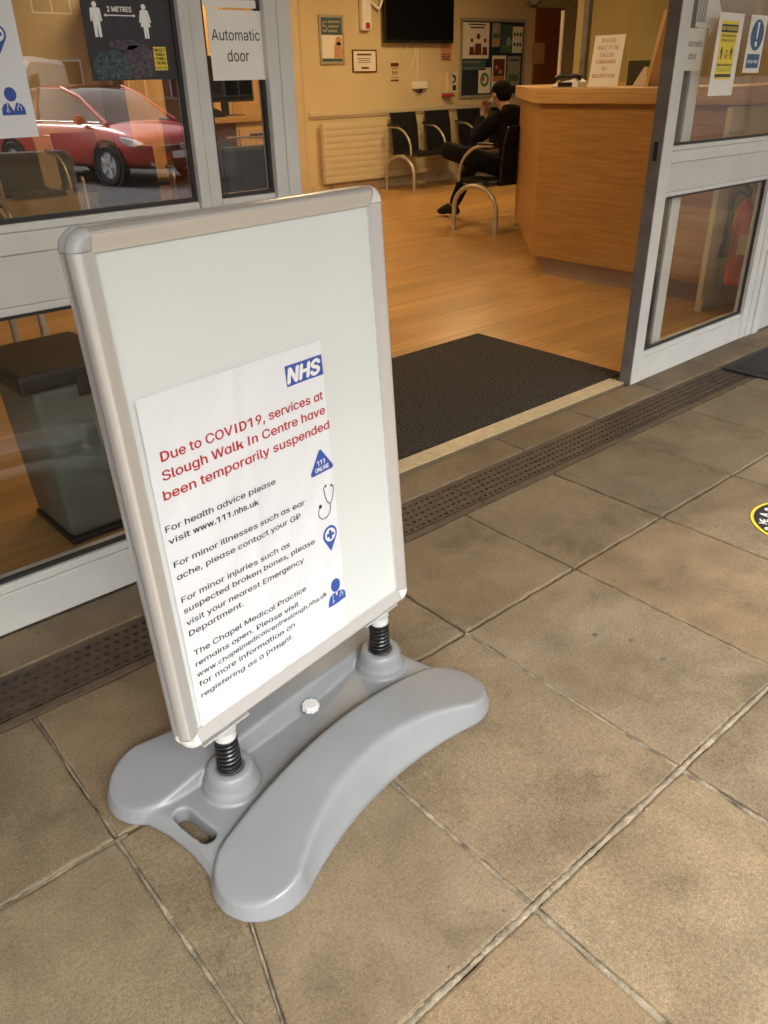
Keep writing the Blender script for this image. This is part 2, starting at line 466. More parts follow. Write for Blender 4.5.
M['gum'] = pm('trodden_gum', (.105, .092, .072), .8, noise=(60, .3))
def brick_mat():
    m = bpy.data.materials.new('brown_brick'); m.use_nodes = True
    nt = m.node_tree; N = nt.nodes; L = nt.links; b = N['Principled BSDF']
    tc = N.new('ShaderNodeTexCoord'); mp = N.new('ShaderNodeMapping'); mp.inputs['Rotation'].default_value = (R(90), 0, 0)
    L.new(tc.outputs['Object'], mp.inputs['Vector'])
    br = N.new('ShaderNodeTexBrick'); br.inputs['Scale'].default_value = 1
    br.inputs['Brick Width'].default_value = .225; br.inputs['Row Height'].default_value = .075; br.inputs['Mortar Size'].default_value = .008
    br.inputs['Color1'].default_value = (.20, .10, .05, 1); br.inputs['Color2'].default_value = (.29, .17, .09, 1); br.inputs['Mortar'].default_value = (.33, .28, .2, 1)
    L.new(mp.outputs[0], br.inputs['Vector']); L.new(br.outputs['Color'], b.inputs['Base Color']); b.inputs['Roughness'].default_value = .85
    return m
M['brick'] = brick_mat()

# ------------------------------------------------------------------ camera, world, sun
CAM = [[0.7575515063171304, -0.6524183712433668, -0.021586665810153772], [-0.32742603939874315, -0.35116472698865503, -0.8771975394645358], [0.5647193143503234, 0.6715903538490825, -0.4796441312228939]]
cd = bpy.data.cameras.new('camera'); cam = link(bpy.data.objects.new('camera', cd))
r_, d_, f_ = [Vector(v) for v in CAM]
mw = Matrix.Identity(4)
for i in range(3):
    mw[i][0], mw[i][1], mw[i][2] = r_[i], -d_[i], -f_[i]
mw[2][3] = 1.24
cam.matrix_world = mw
cd.sensor_fit = 'VERTICAL'; cd.sensor_height = 24.0; cd.sensor_width = 18.0
cd.lens = 24.0 * 792.07 / 1024.0
cd.clip_start = .02; cd.clip_end = 600
S.camera = cam

W = bpy.data.worlds.new('World'); S.world = W; W.use_nodes = True
wn = W.node_tree; bg = wn.nodes['Background']
sky = wn.nodes.new('ShaderNodeTexSky'); sky.sky_type = 'NISHITA'; sky.sun_disc = False
SUN_EL, SUN_AZ = 48, 200
sky.sun_elevation = R(SUN_EL); sky.sun_rotation = R(SUN_AZ)
sky.air_density = 1.0; sky.dust_density = 6.0; sky.ozone_density = .6
hs = wn.nodes.new('ShaderNodeHueSaturation'); hs.inputs['Saturation'].default_value = .22   # overcast: grey rather than blue
wn.links.new(sky.outputs[0], hs.inputs['Color'])
wn.links.new(hs.outputs[0], bg.inputs['Color']); bg.inputs['Strength'].default_value = .15
sl = bpy.data.lights.new('sun', 'SUN'); sl.energy = 1.3; sl.angle = R(25); sl.color = (1, .985, .96)
so = link(bpy.data.objects.new('sun', sl))
# sun_rotation 0 = +Y, clockwise seen from above
sd = Vector((math.sin(R(SUN_AZ)) * math.cos(R(SUN_EL)), math.cos(R(SUN_AZ)) * math.cos(R(SUN_EL)), math.sin(R(SUN_EL))))
so.rotation_euler = sd.to_track_quat('Z', 'Y').to_euler(); so.location = (0, -20, 30)
S.view_settings.view_transform = 'Standard'; S.view_settings.look = 'None'; S.view_settings.gamma = 1
S.view_settings.exposure = 1.42
S.cycles.use_denoising = True
S.cycles.max_bounces = 12; S.cycles.transparent_max_bounces = 24
S.cycles.sample_clamp_indirect = 8
S.cycles.caustics_reflective = False; S.cycles.caustics_refractive = False

# ------------------------------------------------------------------ ground
def struct(o):
    o['kind'] = 'structure'; return o

GX = [.259 + .4575 * k for k in range(-20, 21)]      # slab joints along the facade
gx = {20: .259, 21: .735, 22: 1.197, 23: 1.641, 24: 2.088, 25: 2.53, 26: 2.975, 27: 3.42}
xs = []
for k in range(0, 44):
    if k in gx: xs.append(gx[k])
    elif k < 20: xs.append(.259 - .449 * (20 - k))
    else: xs.append(3.42 + .449 * (k - 27))
rows = [1.74 - 0.0, 1.898]
yrows = [(1.745, 1.898), (1.112, 1.548), (.505, 1.112), (-.102, .505)]
y = -.102
for k in range(6):
    yrows.append((y - .607, y)); y -= .607
Y_EDGE = y
bm = bmesh.new()
tone = bm.loops.layers.float_color.new('tone')
def jitter_line(a, b, amp, step=.035):
    a, b = Vector(a), Vector(b)
    n = max(2, int((b - a).length / step))
    nrm = Vector((-(b - a).y, (b - a).x)).normalized()
    out = []
    for i in range(n):
        t = i / n
        p = a.lerp(b, t)
        out.append(p + nrm * random.uniform(-amp, amp * .4) if i else p)
    return out
def slab(poly, gap=.007, jit=.0018, z=0.0, t=None):
    c = sum((Vector(p) for p in poly), Vector((0, 0))) / len(poly)
    n = len(poly)
    # inset every side by the half joint
    ins = []
    for i in range(n):
        p0, p1, p2 = Vector(poly[i - 1]), Vector(poly[i]), Vector(poly[(i + 1) % n])
        e1, e2 = (p1 - p0).normalized(), (p2 - p1).normalized()
        n1, n2 = Vector((-e1.y, e1.x)), Vector((-e2.y, e2.x))
        q = (n1 + n2); k = 1 / max(.3, 1 + n1.dot(n2))
        ins.append(p1 + q * k * gap)
    out = []
    for i in range(n):
        out += jitter_line(ins[i], ins[(i + 1) % n], jit)
    tx, ty = random.uniform(-.0022, .0022), random.uniform(-.0022, .0022)
    zz = z + random.uniform(-.0016, .0006)
    f = lambda p: zz + (p.x - c.x) * tx + (p.y - c.y) * ty
    rings = []
    for off, dz in ((0, -.03), (0, -.0042), (.0016, -.0014), (.0055, 0)):
        rings.append([bm.verts.new((p.x + (c.x - p.x) / max((c - p).length, 1e-6) * off * 1.3, p.y + (c.y - p.y) / max((c - p).length, 1e-6) * off * 1.3, f(p) + dz)) for p in out])
    t = t or random.choice(((1, 1, 1), (1.10, 1.08, 1.02), (.91, .90, .88), (1.06, 1.0, .92), (.95, .93, .90), (1.0, 1.0, .98)))
    k = random.uniform(.92, 1.08)
    t = (t[0] * k, t[1] * k, t[2] * k, 1)
    fs = []
    m = len(out)
    for a, b in zip(rings, rings[1:]):
        for i in range(m):
            fs.append(bm.faces.new((a[i], a[(i + 1) % m], b[(i + 1) % m], b[i])))
    fs.append(bm.faces.new(rings[-1]))
    for fc in fs:
        for lp in fc.loops: lp[tone] = t
def R4(x0, x1, y0, y1): return [(x0, y0), (x1, y0), (x1, y1), (x0, y1)]
for ri, (y0, y1) in enumerate(yrows):
    if ri == 0:
        cuts = [-6.0, -5.1, -4.2, -3.3, -2.4, -1.5, -.6, .17, 1.03, 1.42, 1.53, 2.17, 2.62, 3.10, 3.55, 4.0, 4.9, 5.8, 6.7, 7.6]
        for a, b in zip(cuts, cuts[1:]):
            slab(R4(a, b, y0, y1), gap=.003, t=(.84, .83, .80))
        continue
    for i, (a, b) in enumerate(zip(xs, xs[1:])):
        if b < -6.2 or a > 8: continue
        wet = .88 if ri == 1 else 1.0
        t = None
        if ri == 1:
            t = (.80, .81, .79) if a > 1.9 else (.86, .84, .80)
        if a < .2 and ri < 3: t = (.92, .93, .90)
        if ri == 2 and abs(a - .259) < .01:
            # this slab was cut on the skew
            slab([(a, y0), (.268, y0), (.452, y1), (a, y1)], gap=.004)
            slab([(.268, y0), (b, y0), (b, y1), (.452, y1)], gap=.004)
            continue
        slab(R4(a, b, y0, y1), gap=.0040 if ri == 1 else .0052 if y1 > 1 else .0078, jit=.0032, t=t)
me = bpy.data.meshes.new('pavement'); bm.to_mesh(me); bm.free(); me.materials.append(M['slab'])
struct(link(bpy.data.objects.new('pavement', me)))
struct(MB().box(-6.5, 8.2, Y_EDGE, 1.548, -.06, -.0095).build('joint_bed', M['mortar_dark']))
struct(MB().box(-6.5, 8.2, 1.742, 1.984, -.06, -.0085).build('threshold_bed', M['mortar_dark']))
# raised pale mortar in the nearer joints
def ridge(mb, a, b, w, top, amp):
    a, b = Vector(a), Vector(b); L = (b - a).length; n = int(L / .008)
    d = (b - a).normalized(); nr = Vector((-d.y, d.x))
    prev = None
    for i in range(n + 1):
        p = a + d * (L * i / n)
        ww = w * (1 + .35 * math.sin(i * .23) * math.sin(i * .071 + 1) + random.uniform(-.18, .18))
        z = top + amp * (random.uniform(-.6, .6) + .6 * math.sin(i * .31) * math.sin(i * .097))
        row = [mb.bm.verts.new((*(p + nr * (-ww / 2)), -.008)), mb.bm.verts.new((*(p + nr * (-ww * .28)), z + random.uniform(-.0007, .0007))),
               mb.bm.verts.new((*(p + nr * (ww * .28)), z + random.uniform(-.0007, .0007))), mb.bm.verts.new((*(p + nr * (ww / 2)), -.008))]
        if prev:
            for j in range(3): mb.bm.faces.new((prev[j], row[j], row[j + 1], prev[j + 1]))
        prev = row
rm = MB()
ridge(rm, (-.9, .505), (2.3, .505), .0155, -.0014, .0024)
ridge(rm, (.735, .505), (.735, 1.10), .0125, -.0026, .0022)
ridge(rm, (.735, -.1), (.735, .50), .013, -.0022, .002)
ridge(rm, (1.197, -.1), (1.197, 1.11), .0125, -.0036, .0018)
ridge(rm, (.259, .5), (.259, 1.11), .0105, -.0042, .0018)
ridge(rm, (.262, 1.12), (.259, 1.545), .0065, -.0050, .0014)
ridge(rm, (.268, .506), (.452, 1.11), .006, -.0050, .0012)
ridge(rm, (1.641, .5), (1.641, 1.11), .009, -.0052, .0012)
ridge(rm, (-.9, 1.112), (.28, 1.112), .017, -.0042, .0016)
struct(rm.build('mortar_ridges', M['mortar'], smooth=True))
struct(MB().box(-30, 30, Y_EDGE - .125, Y_EDGE - .002, -.25, 0, .012).build('kerb', M['kerb']))
struct(MB().box(-60, 60, -60, Y_EDGE - .11, -.30, -.24).build('road', M['asphalt']))
struct(MB().box(-250, 250, -250, 250, -.50, -.31).build('ground', M['asphalt']))

rg = random.Random(11)
mb = MB()
for k in range(13):
    x, y = rg.uniform(-.2, 3.4), rg.uniform(.1, 1.5)
    r = rg.uniform(.003, .008)
    mb.lathe([(0, .0012), (r * .7, .0010), (r, .0002), (r, -.002), (0, -.002)], (x, y, .0002), 9)
struct(mb.build('gum_spots', M['gum']))
mb = MB()
for k in range(70):
    x = rg.uniform(-.1, 3.2); y = rg.choice((1.56, 1.74, 1.11, .505, rg.uniform(.1, 1.9))) + rg.gauss(0, .012)
    r = rg.uniform(.0012, .0032)
    m4 = Matrix.Translation((x, y, .001)) @ Matrix.Rotation(rg.uniform(0, 6), 4, 'Z')
    q = bmesh.ops.create_icosphere(mb.bm, subdivisions=1, radius=r)
    for v in q['verts']: v.co = m4 @ Vector((v.co.x * 1.4, v.co.y * rg.uniform(.7, 1.1), v.co.z * .6))
o = mb.build('grit', M['mortar']); o['kind'] = 'stuff'

# drain channel
def drain(x0, x1, label):
    t = thing('drain_grate', label, 'drain', (x0, 1.55, 0), 0, 'drain grates along the threshold')
    mb = MB(); L = x1 - x0 - .003
    px, ph, rows_ = .0255, .0098, 5
    ya, yb = .030, .176
    pitch = (yb - ya) / rows_
    zt = -.0025
    def q(x0_, x1_, y0_, y1_): mb.quad((x0_, y0_, zt), (x1_, y0_, zt), (x1_, y1_, zt), (x0_, y1_, zt))
    for j in range(rows_):
        yl, yh = ya + j * pitch, ya + (j + 1) * pitch
        yc = (yl + yh) / 2; h0, h1 = yc - ph / 2, yc + ph / 2
        q(0, L, yl, h0); q(0, L, h1, yh)
        x = 0; off = px * .5 * (j % 2)
        n = int((L - off) / px)
        cur = 0
        for i in range(n):
            a = off + i * px + .006; b_ = a + .0138
            if b_ > L - .004: break
            q(cur, a, h0, h1); cur = b_
            zb = zt - .022
            mb.quad((a, h0, zt), (a, h0, zb), (b_, h0, zb), (b_, h0, zt)); mb.quad((a, h1, zt), (b_, h1, zt), (b_, h1, zb), (a, h1, zb))
            mb.quad((a, h0, zt), (a, h1, zt), (a, h1, zb), (a, h0, zb)); mb.quad((b_, h0, zt), (b_, h0, zb), (b_, h1, zb), (b_, h1, zt))
        q(cur, L, h0, h1)
    mb.build('slotted_cover', M['grate'], t)
    MB().box(0, L, .002, .029, -.05, -.0035, .002).box(0, L, .177, .192, -.05, -.0035, .002).build('rim', M['grate_rim'], t)
    MB().box(0, L, .029, .177, -.09, -.055).build('channel_floor', M['dark_void'], t)
drain(-2.25, -1.25, 'brown slotted drain grate beyond the far left of the bin window')
drain(-1.25, -.25, 'brown slotted drain grate left of the bin window')
drain(-.25, .75, 'brown slotted drain grate on the pavement below the window with the bin')
drain(.75, 1.75, 'brown slotted drain grate passing behind the poster stand')
drain(1.75, 2.75, 'brown slotted drain grate in front of the open doorway mat')
drain(2.75, 3.75, 'brown slotted drain grate running under the outdoor black mat by the right door')
drain(3.75, 4.75, 'brown slotted drain grate beyond the outdoor black mat')

# ------------------------------------------------------------------ room shell
YB = 8.40; ZC = 2.62
struct(MB().box(-3.2, 13.2, 1.986, YB + .3, -.06, .001).build('floor', M['floor']))
struct(MB().box(-3.2, 13.2, YB, YB + .2, .0, ZC).build('wall_back', M['wall_in']))
struct(MB().box(-3.4, -3.2, 1.9, YB, 0, ZC).build('wall_left', M['wall_in']))
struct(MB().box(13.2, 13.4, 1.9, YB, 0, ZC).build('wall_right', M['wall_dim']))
struct(MB().box(-3.4, 13.4, 1.96, YB + .2, ZC, ZC + .15).build('ceiling', M['ceil']))
# reception back partition, its wall colour darkened for the dim light there
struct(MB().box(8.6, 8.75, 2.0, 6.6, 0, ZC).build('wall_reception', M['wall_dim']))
tag(MB().box(6.06, 13.0, YB - .028, YB - .001, .865, .915, .006).box(6.06, 13.0, YB - .018, YB - .001, .845, .862, .003).build('dado_rail', M['skirt']), 'cream dado rail along the back wall above the radiator', 'dado rail')
tag(MB().box(6.06, 13.0, YB - .02, YB - .001, .002, .11, .004).build('skirting_board', M['skirt']), 'cream skirting board along the foot of the back wall', 'skirting')
t = thing('door_frame', 'cream door architrave at the left end of the radiator wall', 'door frame', (5.95, YB, 0))
MB().box(-.09, .03, -.03, -.001, 0, 2.1, .006).build('architrave', M['skirt'], t)
MB().box(-.9, -.092, -.02, -.001, .005, 2.05, .004).build('door_leaf', M['oak_v'], t)
MB().lathe([(.0, 0), (.012, 0), (.012, .05), (.022, .055), (.022, .07), (0, .075)], (-.15, -.095, 1.0), 12, 'y').build('handle', M['chrome'], t)

# ceiling lights (out of frame, but they light the room)
def ceiling_light(x, y, label, e=None):
    t = thing('ceiling_light', label, 'ceiling light', (x, y, ZC), 0, 'ceiling lights of the waiting room')
    MB().box(-.31, .31, -.31, -.28, -.03, -.001).box(-.31, .31, .28, .31, -.03, -.001).box(-.31, -.28, -.279, .279, -.03, -.001).box(.28, .31, -.279, .279, -.03, -.001).build('frame', M['ceil'], t)
    MB().box(-.279, .279, -.279, .279, -.022, -.004).build('diffuser', M['lightpanel'], t)
for x, y, l in ((3.0, 4.2, 'square ceiling light over the doorway end of the room'), (6.9, 6.6, 'square ceiling light before the radiator wall'), (4.2, 7.2, 'square ceiling light near the office door'),
                (6.0, 3.6, 'square ceiling light over the reception counter')):
    ceiling_light(x, y, l)

# ------------------------------------------------------------------ glazed entrance
YF = 1.90
def railset(t, x0, x1, y0, y1, low=0.002, drop=0.0, lift=0.0):
    # bottom rail with bead
    MB().box(x0, x1, y0, y1, low, .113 - drop * 1.2, .003).box(x0, x1, y0 + .006, y1 - .006, .1132 - drop * 1.2, .136 - drop * 1.8, .003).build('bottom_rail', M['frame'], t)
    MB().box(x0, x1, y0 + .004, y1 - .004, .788 + lift, .806 + lift * .5, .003).build('glazing_bead', M['frame'], t); MB().box(x0, x1, y0, y1, .917, .962, .003).box(x0, x1, y0 + .006, y1 - .006, .9622, .980 - drop, .003).build('mid_rail', M['frame'], t)
    MB().box(x0, x1, y0 + .003, y1 - .003, .807, .916, .0015).build('rail_panel', M['frame_panel'], t)
def gask(t, x0, x1, z0, z1, y, w=.009, d=.012):
    MB().box(x0, x1, y, y + d, z0, z0 + w).box(x0, x1, y, y + d, z1 - w, z1).box(x0, x0 + w, y, y + d, z0 + w, z1 - w).box(x1 - w, x1, y, y + d, z0 + w, z1 - w).build('gasket', M['gasket'], t)
def pane(t, x0, x1, z0, z1, y, mat='glass', name='glass_pane'):
    MB().box(x0, x1, y, y + .006, z0, z1).build(name, M[mat], t)
t = thing('window_screen', 'pale framed glazed screen left of the doorway with upper and lower panes', 'glazed screen', (0, 0, 0))
ZT = 2.30
railset(t, -1.30, 1.025, YF, YF + .05)
railset(t, 1.092, 1.254, YF + .001, YF + .049)
MB().box(1.027, 1.054, YF - .002, YF + .052, .002, ZT, .003).box(1.056, 1.090, YF + .004, YF + .05, .002, ZT, .003).build('mullion', M['frame'], t)
MB().box(1.256, 1.292, YF - .002, YF + .05, .002, ZT, .003).box(1.294, 1.335, YF, YF + .048, .002, ZT, .003).build('jamb', M['frame'], t)
MB().box(-1.385, -1.302, YF - .002, YF + .052, .002, ZT, .003).build('mullion', M['frame'], t)
MB().box(-1.385, 1.335, YF - .003, YF + .053, ZT + .001, ZT + .1, .003).build('head_rail', M['frame'], t)
for (a, b, z0, z1) in ((-1.30, 1.0265, .981, ZT), (-1.30, 1.0265, .137, .787), (1.0905, 1.2555, .981, ZT), (1.0905, 1.2555, .137, .787)):
    gask(t, a, b, z0, z1, YF + .016)
    pane(t, a + .002, b - .002, z0 + .002, z1 - .002, YF + .022, 'glass' if z0 > .9 and a < 0 else 'glass_low')
# dark return of the mullion on its right side, where the sliding leaf runs
t = thing('sliding_door', 'left sliding door leaf parked behind the narrow pane', 'sliding door')
yl = YF + .075
railset(t, .20, 1.298, yl, yl + .045, .012, .0145)
MB().box(1.300, 1.372, yl, yl + .045, .012, ZT, .003).build('stile', M['frame'], t)
MB().box(.115, .198, yl, yl + .045, .012, ZT, .003).build('stile', M['frame'], t)
for z0, z1 in ((.981, ZT - .01), (.137, .787)):
    pane(t, .20, 1.298, z0, z1, yl + .02, 'glass_door')

t = thing('door_screen', 'pale framed glazed screen right of the doorway with notices on its upper pane', 'glazed screen')
X0, X1 = 3.054, 4.225
railset(t, X0 + .086, X1 - .127, YF, YF + .05)
MB().box(X0 + .006, X0 + .084, YF - .002, YF + .052, .002, ZT, .003).build('stile', M['frame'], t)
MB().box(X0, X0 + .0055, YF - .001, YF + .052, .003, ZT).build('stile_edge', M['leaf_edge'], t)
MB().box(X0 - .002, X0 - .0005, YF + .016, YF + .034, .93, 1.0).build('lock_slot', M['gasket'], t)
MB().box(X1 - .125, X1 - .062, YF - .002, YF + .052, .002, ZT, .003).box(X1 - .060, X1, YF - .006, YF + .055, .002, ZT, .003).build('stile', M['frame'], t)
MB().box(X0, X1, YF - .003, YF + .053, ZT + .001, ZT + .1, .003).build('head_rail', M['frame'], t)
for z0, z1 in ((.981, ZT), (.137, .787)):
    gask(t, X0 + .085, X1 - .126, z0, z1, YF + .016)
    pane(t, X0 + .087, X1 - .128, z0 + .002, z1 - .002, YF + .022, 'glass_door')
t = thing('sliding_door', 'right sliding door leaf parked behind the glazed screen with the notices', 'sliding door')
railset(t, 3.412, 4.36, yl, yl + .045, .012, .0145)
MB().box(3.336, 3.410, yl, yl + .045, .012, ZT, .003).build('stile', M['frame'], t)
MB().box(3.318, 3.3355, yl + .004, yl + .041, .012, ZT).build('edge_seal', M['leaf_edge'], t)
MB().box(4.362, 4.43, yl, yl + .045, .012, ZT, .003).build('stile', M['frame'], t)
MB().box(3.296, 3.3175, yl + .012, yl + .034, .18, .42, .003).build('finger_guard', M['gasket'], t)
for z0, z1 in ((.981, ZT - .01), (.137, .787)):
    pane(t, 3.410, 4.36, z0, z1, yl + .02, 'glass_door')
t = thing('side_panel', 'white solid panel and post at the right end of the entrance', 'panel')
MB().box(4.231, 4.30, YF - .012, YF + .06, .002, ZT + .1, .003).build('post', M['frame'], t)
MB().box(4.302, 7.5, YF + .005, YF + .06, .002, ZT + .1, .003).build('infill', M['frame_panel'], t)
# track header over the opening
t = thing('door_track', 'pale sliding door track box above the open doorway', 'door track')
MB().box(1.337, 3.052, YF - .003, YF + .16, ZT + .001, ZT + .2, .004).build('cover', M['frame'], t)
# masonry either side and above, canopy
t = thing('building_front', 'cream building front above and beside the glazed entrance', 'building')
MB().box(-8, 12, YF + .0, YF + .3, 2.52, 3.4).build('upper_wall', M['render_wall'], t)
MB().box(-8, -1.39, YF + .01, YF + .3, 0, 2.515).build('side_wall', M['brick'], t)
MB().box(7.505, 12, YF + .01, YF + .3, 0, 2.515).build('side_wall', M['brick'], t)
MB().box(-8, 12, -1.25, YF - .002, 2.75, 2.95).box(-8, 12, -1.33, -1.252, 2.62, 3.05).build('canopy', M['render_wall'], t)

# threshold strip and mats
mb = MB()

for k in range(6):
    mb.box(1.337, 3.036, 1.903 + k * .0135, 1.910 + k * .0135, .006, .0145, .0018)
ts = thing('threshold_strip', 'ribbed brass coloured threshold strip across the doorway', 'threshold')
mb.build('ribs', M['sill'], ts)
MB().box(1.337, 3.036, 1.900, 1.985, -.008, .0055).build('tread_base', M['sill_dark'], ts)
def make_mat(name, label, x0, x1, y0, y1, mat, h=.010, edge=True, z=.0015):
    t = thing(name, label, 'mat', (x0, y0, z))
    a, b = x1 - x0, y1 - y0
    bm_ = MB()
    # low pile surface with slight unevenness
    nx, ny = int(a / .03), int(b / .03)
    g = [[bm_.bm.verts.new((a * i / nx, b * j / ny, (h if 0 < i < nx and 0 < j < ny else .002) + random.uniform(0, .0008))) for i in range(nx + 1)] for j in range(ny + 1)]
    for j in range(ny):
        for i in range(nx):
            bm_.bm.faces.new((g[j][i], g[j][i + 1], g[j + 1][i + 1], g[j + 1][i]))
    bm_.build('pile', mat, t, smooth=True)
    if edge:
        MB().box(-.03, 0, -.03, b + .03, 0, h * .6, .002).box(a, a + .03, -.03, b + .03, 0, h * .6, .002).box(.0005, a - .0005, -.03, 0, 0, h * .6, .002).box(.0005, a - .0005, b, b + .03, 0, h * .6, .002).build('border', M['mat_rubber'], t)
make_mat('entrance_mat', 'large black ribbed entrance mat inside the open doorway', 1.30, 3.17, 1.988, 2.93, M['mat'], .008, False)
make_mat('outdoor_mat', 'black rubber mat on the paving below the right door', 3.58, 5.2, .9, 1.68, M['mat_rubber'], .012, True, .002)

# floor sticker
t = thing('floor_sticker', 'round yellow and black distance sticker on the paving at the right edge', 'sticker', (2.360, .790, .0012), R(-34))
rot = Matrix.Rotation(-PI / 2, 4, 'X')     # X-Z artwork laid flat, facing up
def flatten(mb): return mb.xf(Matrix(((1, 0, 0, 0), (0, 0, 1, 0), (0, -1, 0, 0), (0, 0, 0, 1))))
SR = .150
flatten(disc(MB(), 0, 0, SR, 0, 64)).build('yellow_rim', M['ink_yellow'], t)
flatten(disc(MB(), 0, 0, SR * .935, -.0006, 64)).build('black_ring', M['ink_black'], t)
flatten(disc(MB(), 0, 0, SR * .60, -.0012, 48)).build('yellow_centre', M['ink_yellow'], t)
mb = MB()
def arc_text(mb, s, r, a_mid, size, flip=False, yo=-.0013, step=None):
    step = step or size * .86 / r
    n = len(s)
    for i, ch in enumerate(s):
        if ch == ' ': continue
        k = i - (n - 1) / 2
        a = a_mid - k * step if not flip else a_mid + k * step
        ang = a - PI / 2 if not flip else a + PI / 2
        m = Matrix.Translation((r * math.cos(a), 0, r * math.sin(a))) @ Matrix.Rotation(-ang, 4, 'Y')
        text_into(mb, ch, 0, -size * .36, size=size, bold=.035, align='CENTER', yo=yo, m=m)
arc_text(mb, 'PLEASE KEEP', SR * .775, PI / 2 + .15, .049)
arc_text(mb, 'YOUR DISTANCE', SR * .78, -PI / 2 + .1, .042, True)
disc(mb, -SR * .78, -SR * .10, .008, -.0013, 12); disc(mb, SR * .78, -SR * .0, .008, -.0013, 12)
flatten(mb).build('lettering', M['ink_white'], t)
mb = MB()
for sx in (-1, 1):
    disc(mb, sx * .035, .04, .014, -.0018, 16); flat(mb, [(sx * .035 - .014, -.045), (sx * .035 + .014, -.045), (sx * .035 + .02, .02), (sx * .035 - .02, .02)], -.0018)
flatten(mb).build('figures', M['ink_black'], t)

# ------------------------------------------------------------------ the poster stand
ANG = math.atan2(.17, .9854)
ST = thing('poster_stand', 'silver framed swinging pavement sign on a grey moulded base', 'sign', (.697, 1.078, 0), ANG)
PW, PH, FW = .574, .823, .030
LEAN = R(-4.1); ROLL = R(.6)
def lean_obj(o, z0=.224):
    o.location = (0, 0, z0); o.rotation_euler = (LEAN, ROLL, 0); return o
# panel-local: x centred, z from the inner bottom edge, y = 0 on the front cover sheet
def frame_profile(out):      # (distance from inner edge outward, y towards the viewer negative)
    return [(-.004, -.0015), (-.004, -.0045), (.004, -.0062), (.0155, -.0115), (.0195, -.0122), (.0235, -.0105), (.0275, -.0060), (.030, .0005), (.030, .0062), (-.004, .0062)]
def rail_side(mb, side, cut, back=False):
    pr = frame_profile(0)
    s = 1 if not back else -1
    hw, hh = PW / 2, PH
    rows_ = []
    for d, yy in pr:
        y_ = yy if not back else (.0235 - yy)
        if side == 'L': a, b = (-hw - d, y_, cut), (-hw - d, y_, hh - cut)
        if side == 'R': a, b = (hw + d, y_, cut), (hw + d, y_, hh - cut)
        if side == 'B': a, b = (-hw + cut, y_, -d), (hw - cut, y_, -d)
        if side == 'T': a, b = (-hw + cut, y_, hh + d), (hw - cut, y_, hh + d)
        rows_.append((mb.bm.verts.new(a), mb.bm.verts.new(b)))
    n = len(rows_)
    for i in range(n):
        p, q = rows_[i], rows_[(i + 1) % n]
        mb.bm.faces.new((p[0], p[1], q[1], q[0]))
    mb.bm.faces.new([r[0] for r in rows_]); mb.bm.faces.new([r[1] for r in rows_])
    bmesh.ops.recalc_face_normals(mb.bm, faces=mb.bm.faces[:])
def corner_piece(mb, sx, top, back=False, grow=.0006):
    cx, cz = sx * (PW / 2), (PH if top else 0)
    sz = 1 if top else -1
    pr = [(d if d > 0 else d, yy) for d, yy in frame_profile(0)]
    n = 10
    rings = []
    for k in range(n + 1):
        a = PI / 2 * k / n
        ringv = []
        for d, yy in pr:
            y_ = (yy - grow) if not back else (.0235 - yy + grow)
            dd = max(d, 0.0) * (1.0 + .012)
            ringv.append(mb.bm.verts.new((cx + sx * dd * math.sin(a) if d > 0 else cx + sx * d * 0, y_, cz + sz * dd * math.cos(a) if d > 0 else cz)))
        rings.append(ringv)
    for a, b in zip(rings, rings[1:]):
        for i in range(len(pr)):
            j = (i + 1) % len(pr)
            vs = [a[i], a[j], b[j], b[i]]
            try: mb.bm.faces.new(vs)
            except ValueError: pass
    bmesh.ops.remove_doubles(mb.bm, verts=mb.bm.verts[:], dist=.00005)
    bmesh.ops.recalc_face_normals(mb.bm, faces=mb.bm.faces[:])
for back in (False, True):
    for sd_ in 'TLRB':
        mb = MB(); rail_side(mb, sd_, .0008, back); lean_obj(mb.build('frame_rail', M['alu'], ST, smooth=24))
    for sx in (-1, 1):
        for top in (True, False):
            mb = MB(); corner_piece(mb, sx, top, back)
            lean_obj(mb.build('corner_cap', M['corner'] if top and sx < 0 else M['corner_pale'], ST, smooth=40))
lean_obj(MB().box(-PW / 2 - .016, PW / 2 + .016, .0085, .014, -.016, PH + .016).build('backing_panel', M['gasket'], ST))
lean_obj(MB().box(-PW / 2 - .003, PW / 2 + .003, .001, .0065, -.003, PH + .003).build('cover_sheet', M['board'], ST))
lean_obj(MB().box(-PW / 2 - .003, PW / 2 + .003, .0160, .0215, -.003, PH + .003).build('rear_sheet', M['board'], ST))
# foot brackets, springs
for sx in (-.225, .225):
    MB().box(sx - .055, sx + .055, -.0075, .032, .1862, .1902, .0010).build('bracket', M['alu'], ST)
    MB().lathe([(.0, .167), (.0210, .167), (.0220, .170), (.0205, .178), (.022, .186), (0, .186)], (sx, .003, 0), 28).build('spring_collar', M['collar'], ST, smooth=40)
    path = []
    turns, n = 8, 7 * 22
    for i in range(n + 1):
        a = 2 * PI * turns * i / n
        path.append((sx + (.0212 - .002 * i / n) * math.cos(a), .003 + (.0212 - .002 * i / n) * math.sin(a), .089 + .078 * i / n))
    MB().tube(path, .0033, 7).lathe([(0, .087), (.0135, .087), (.0135, .167), (0, .167)], (sx, .003, 0), 16).build('spring', M['spring'], ST, smooth=50)
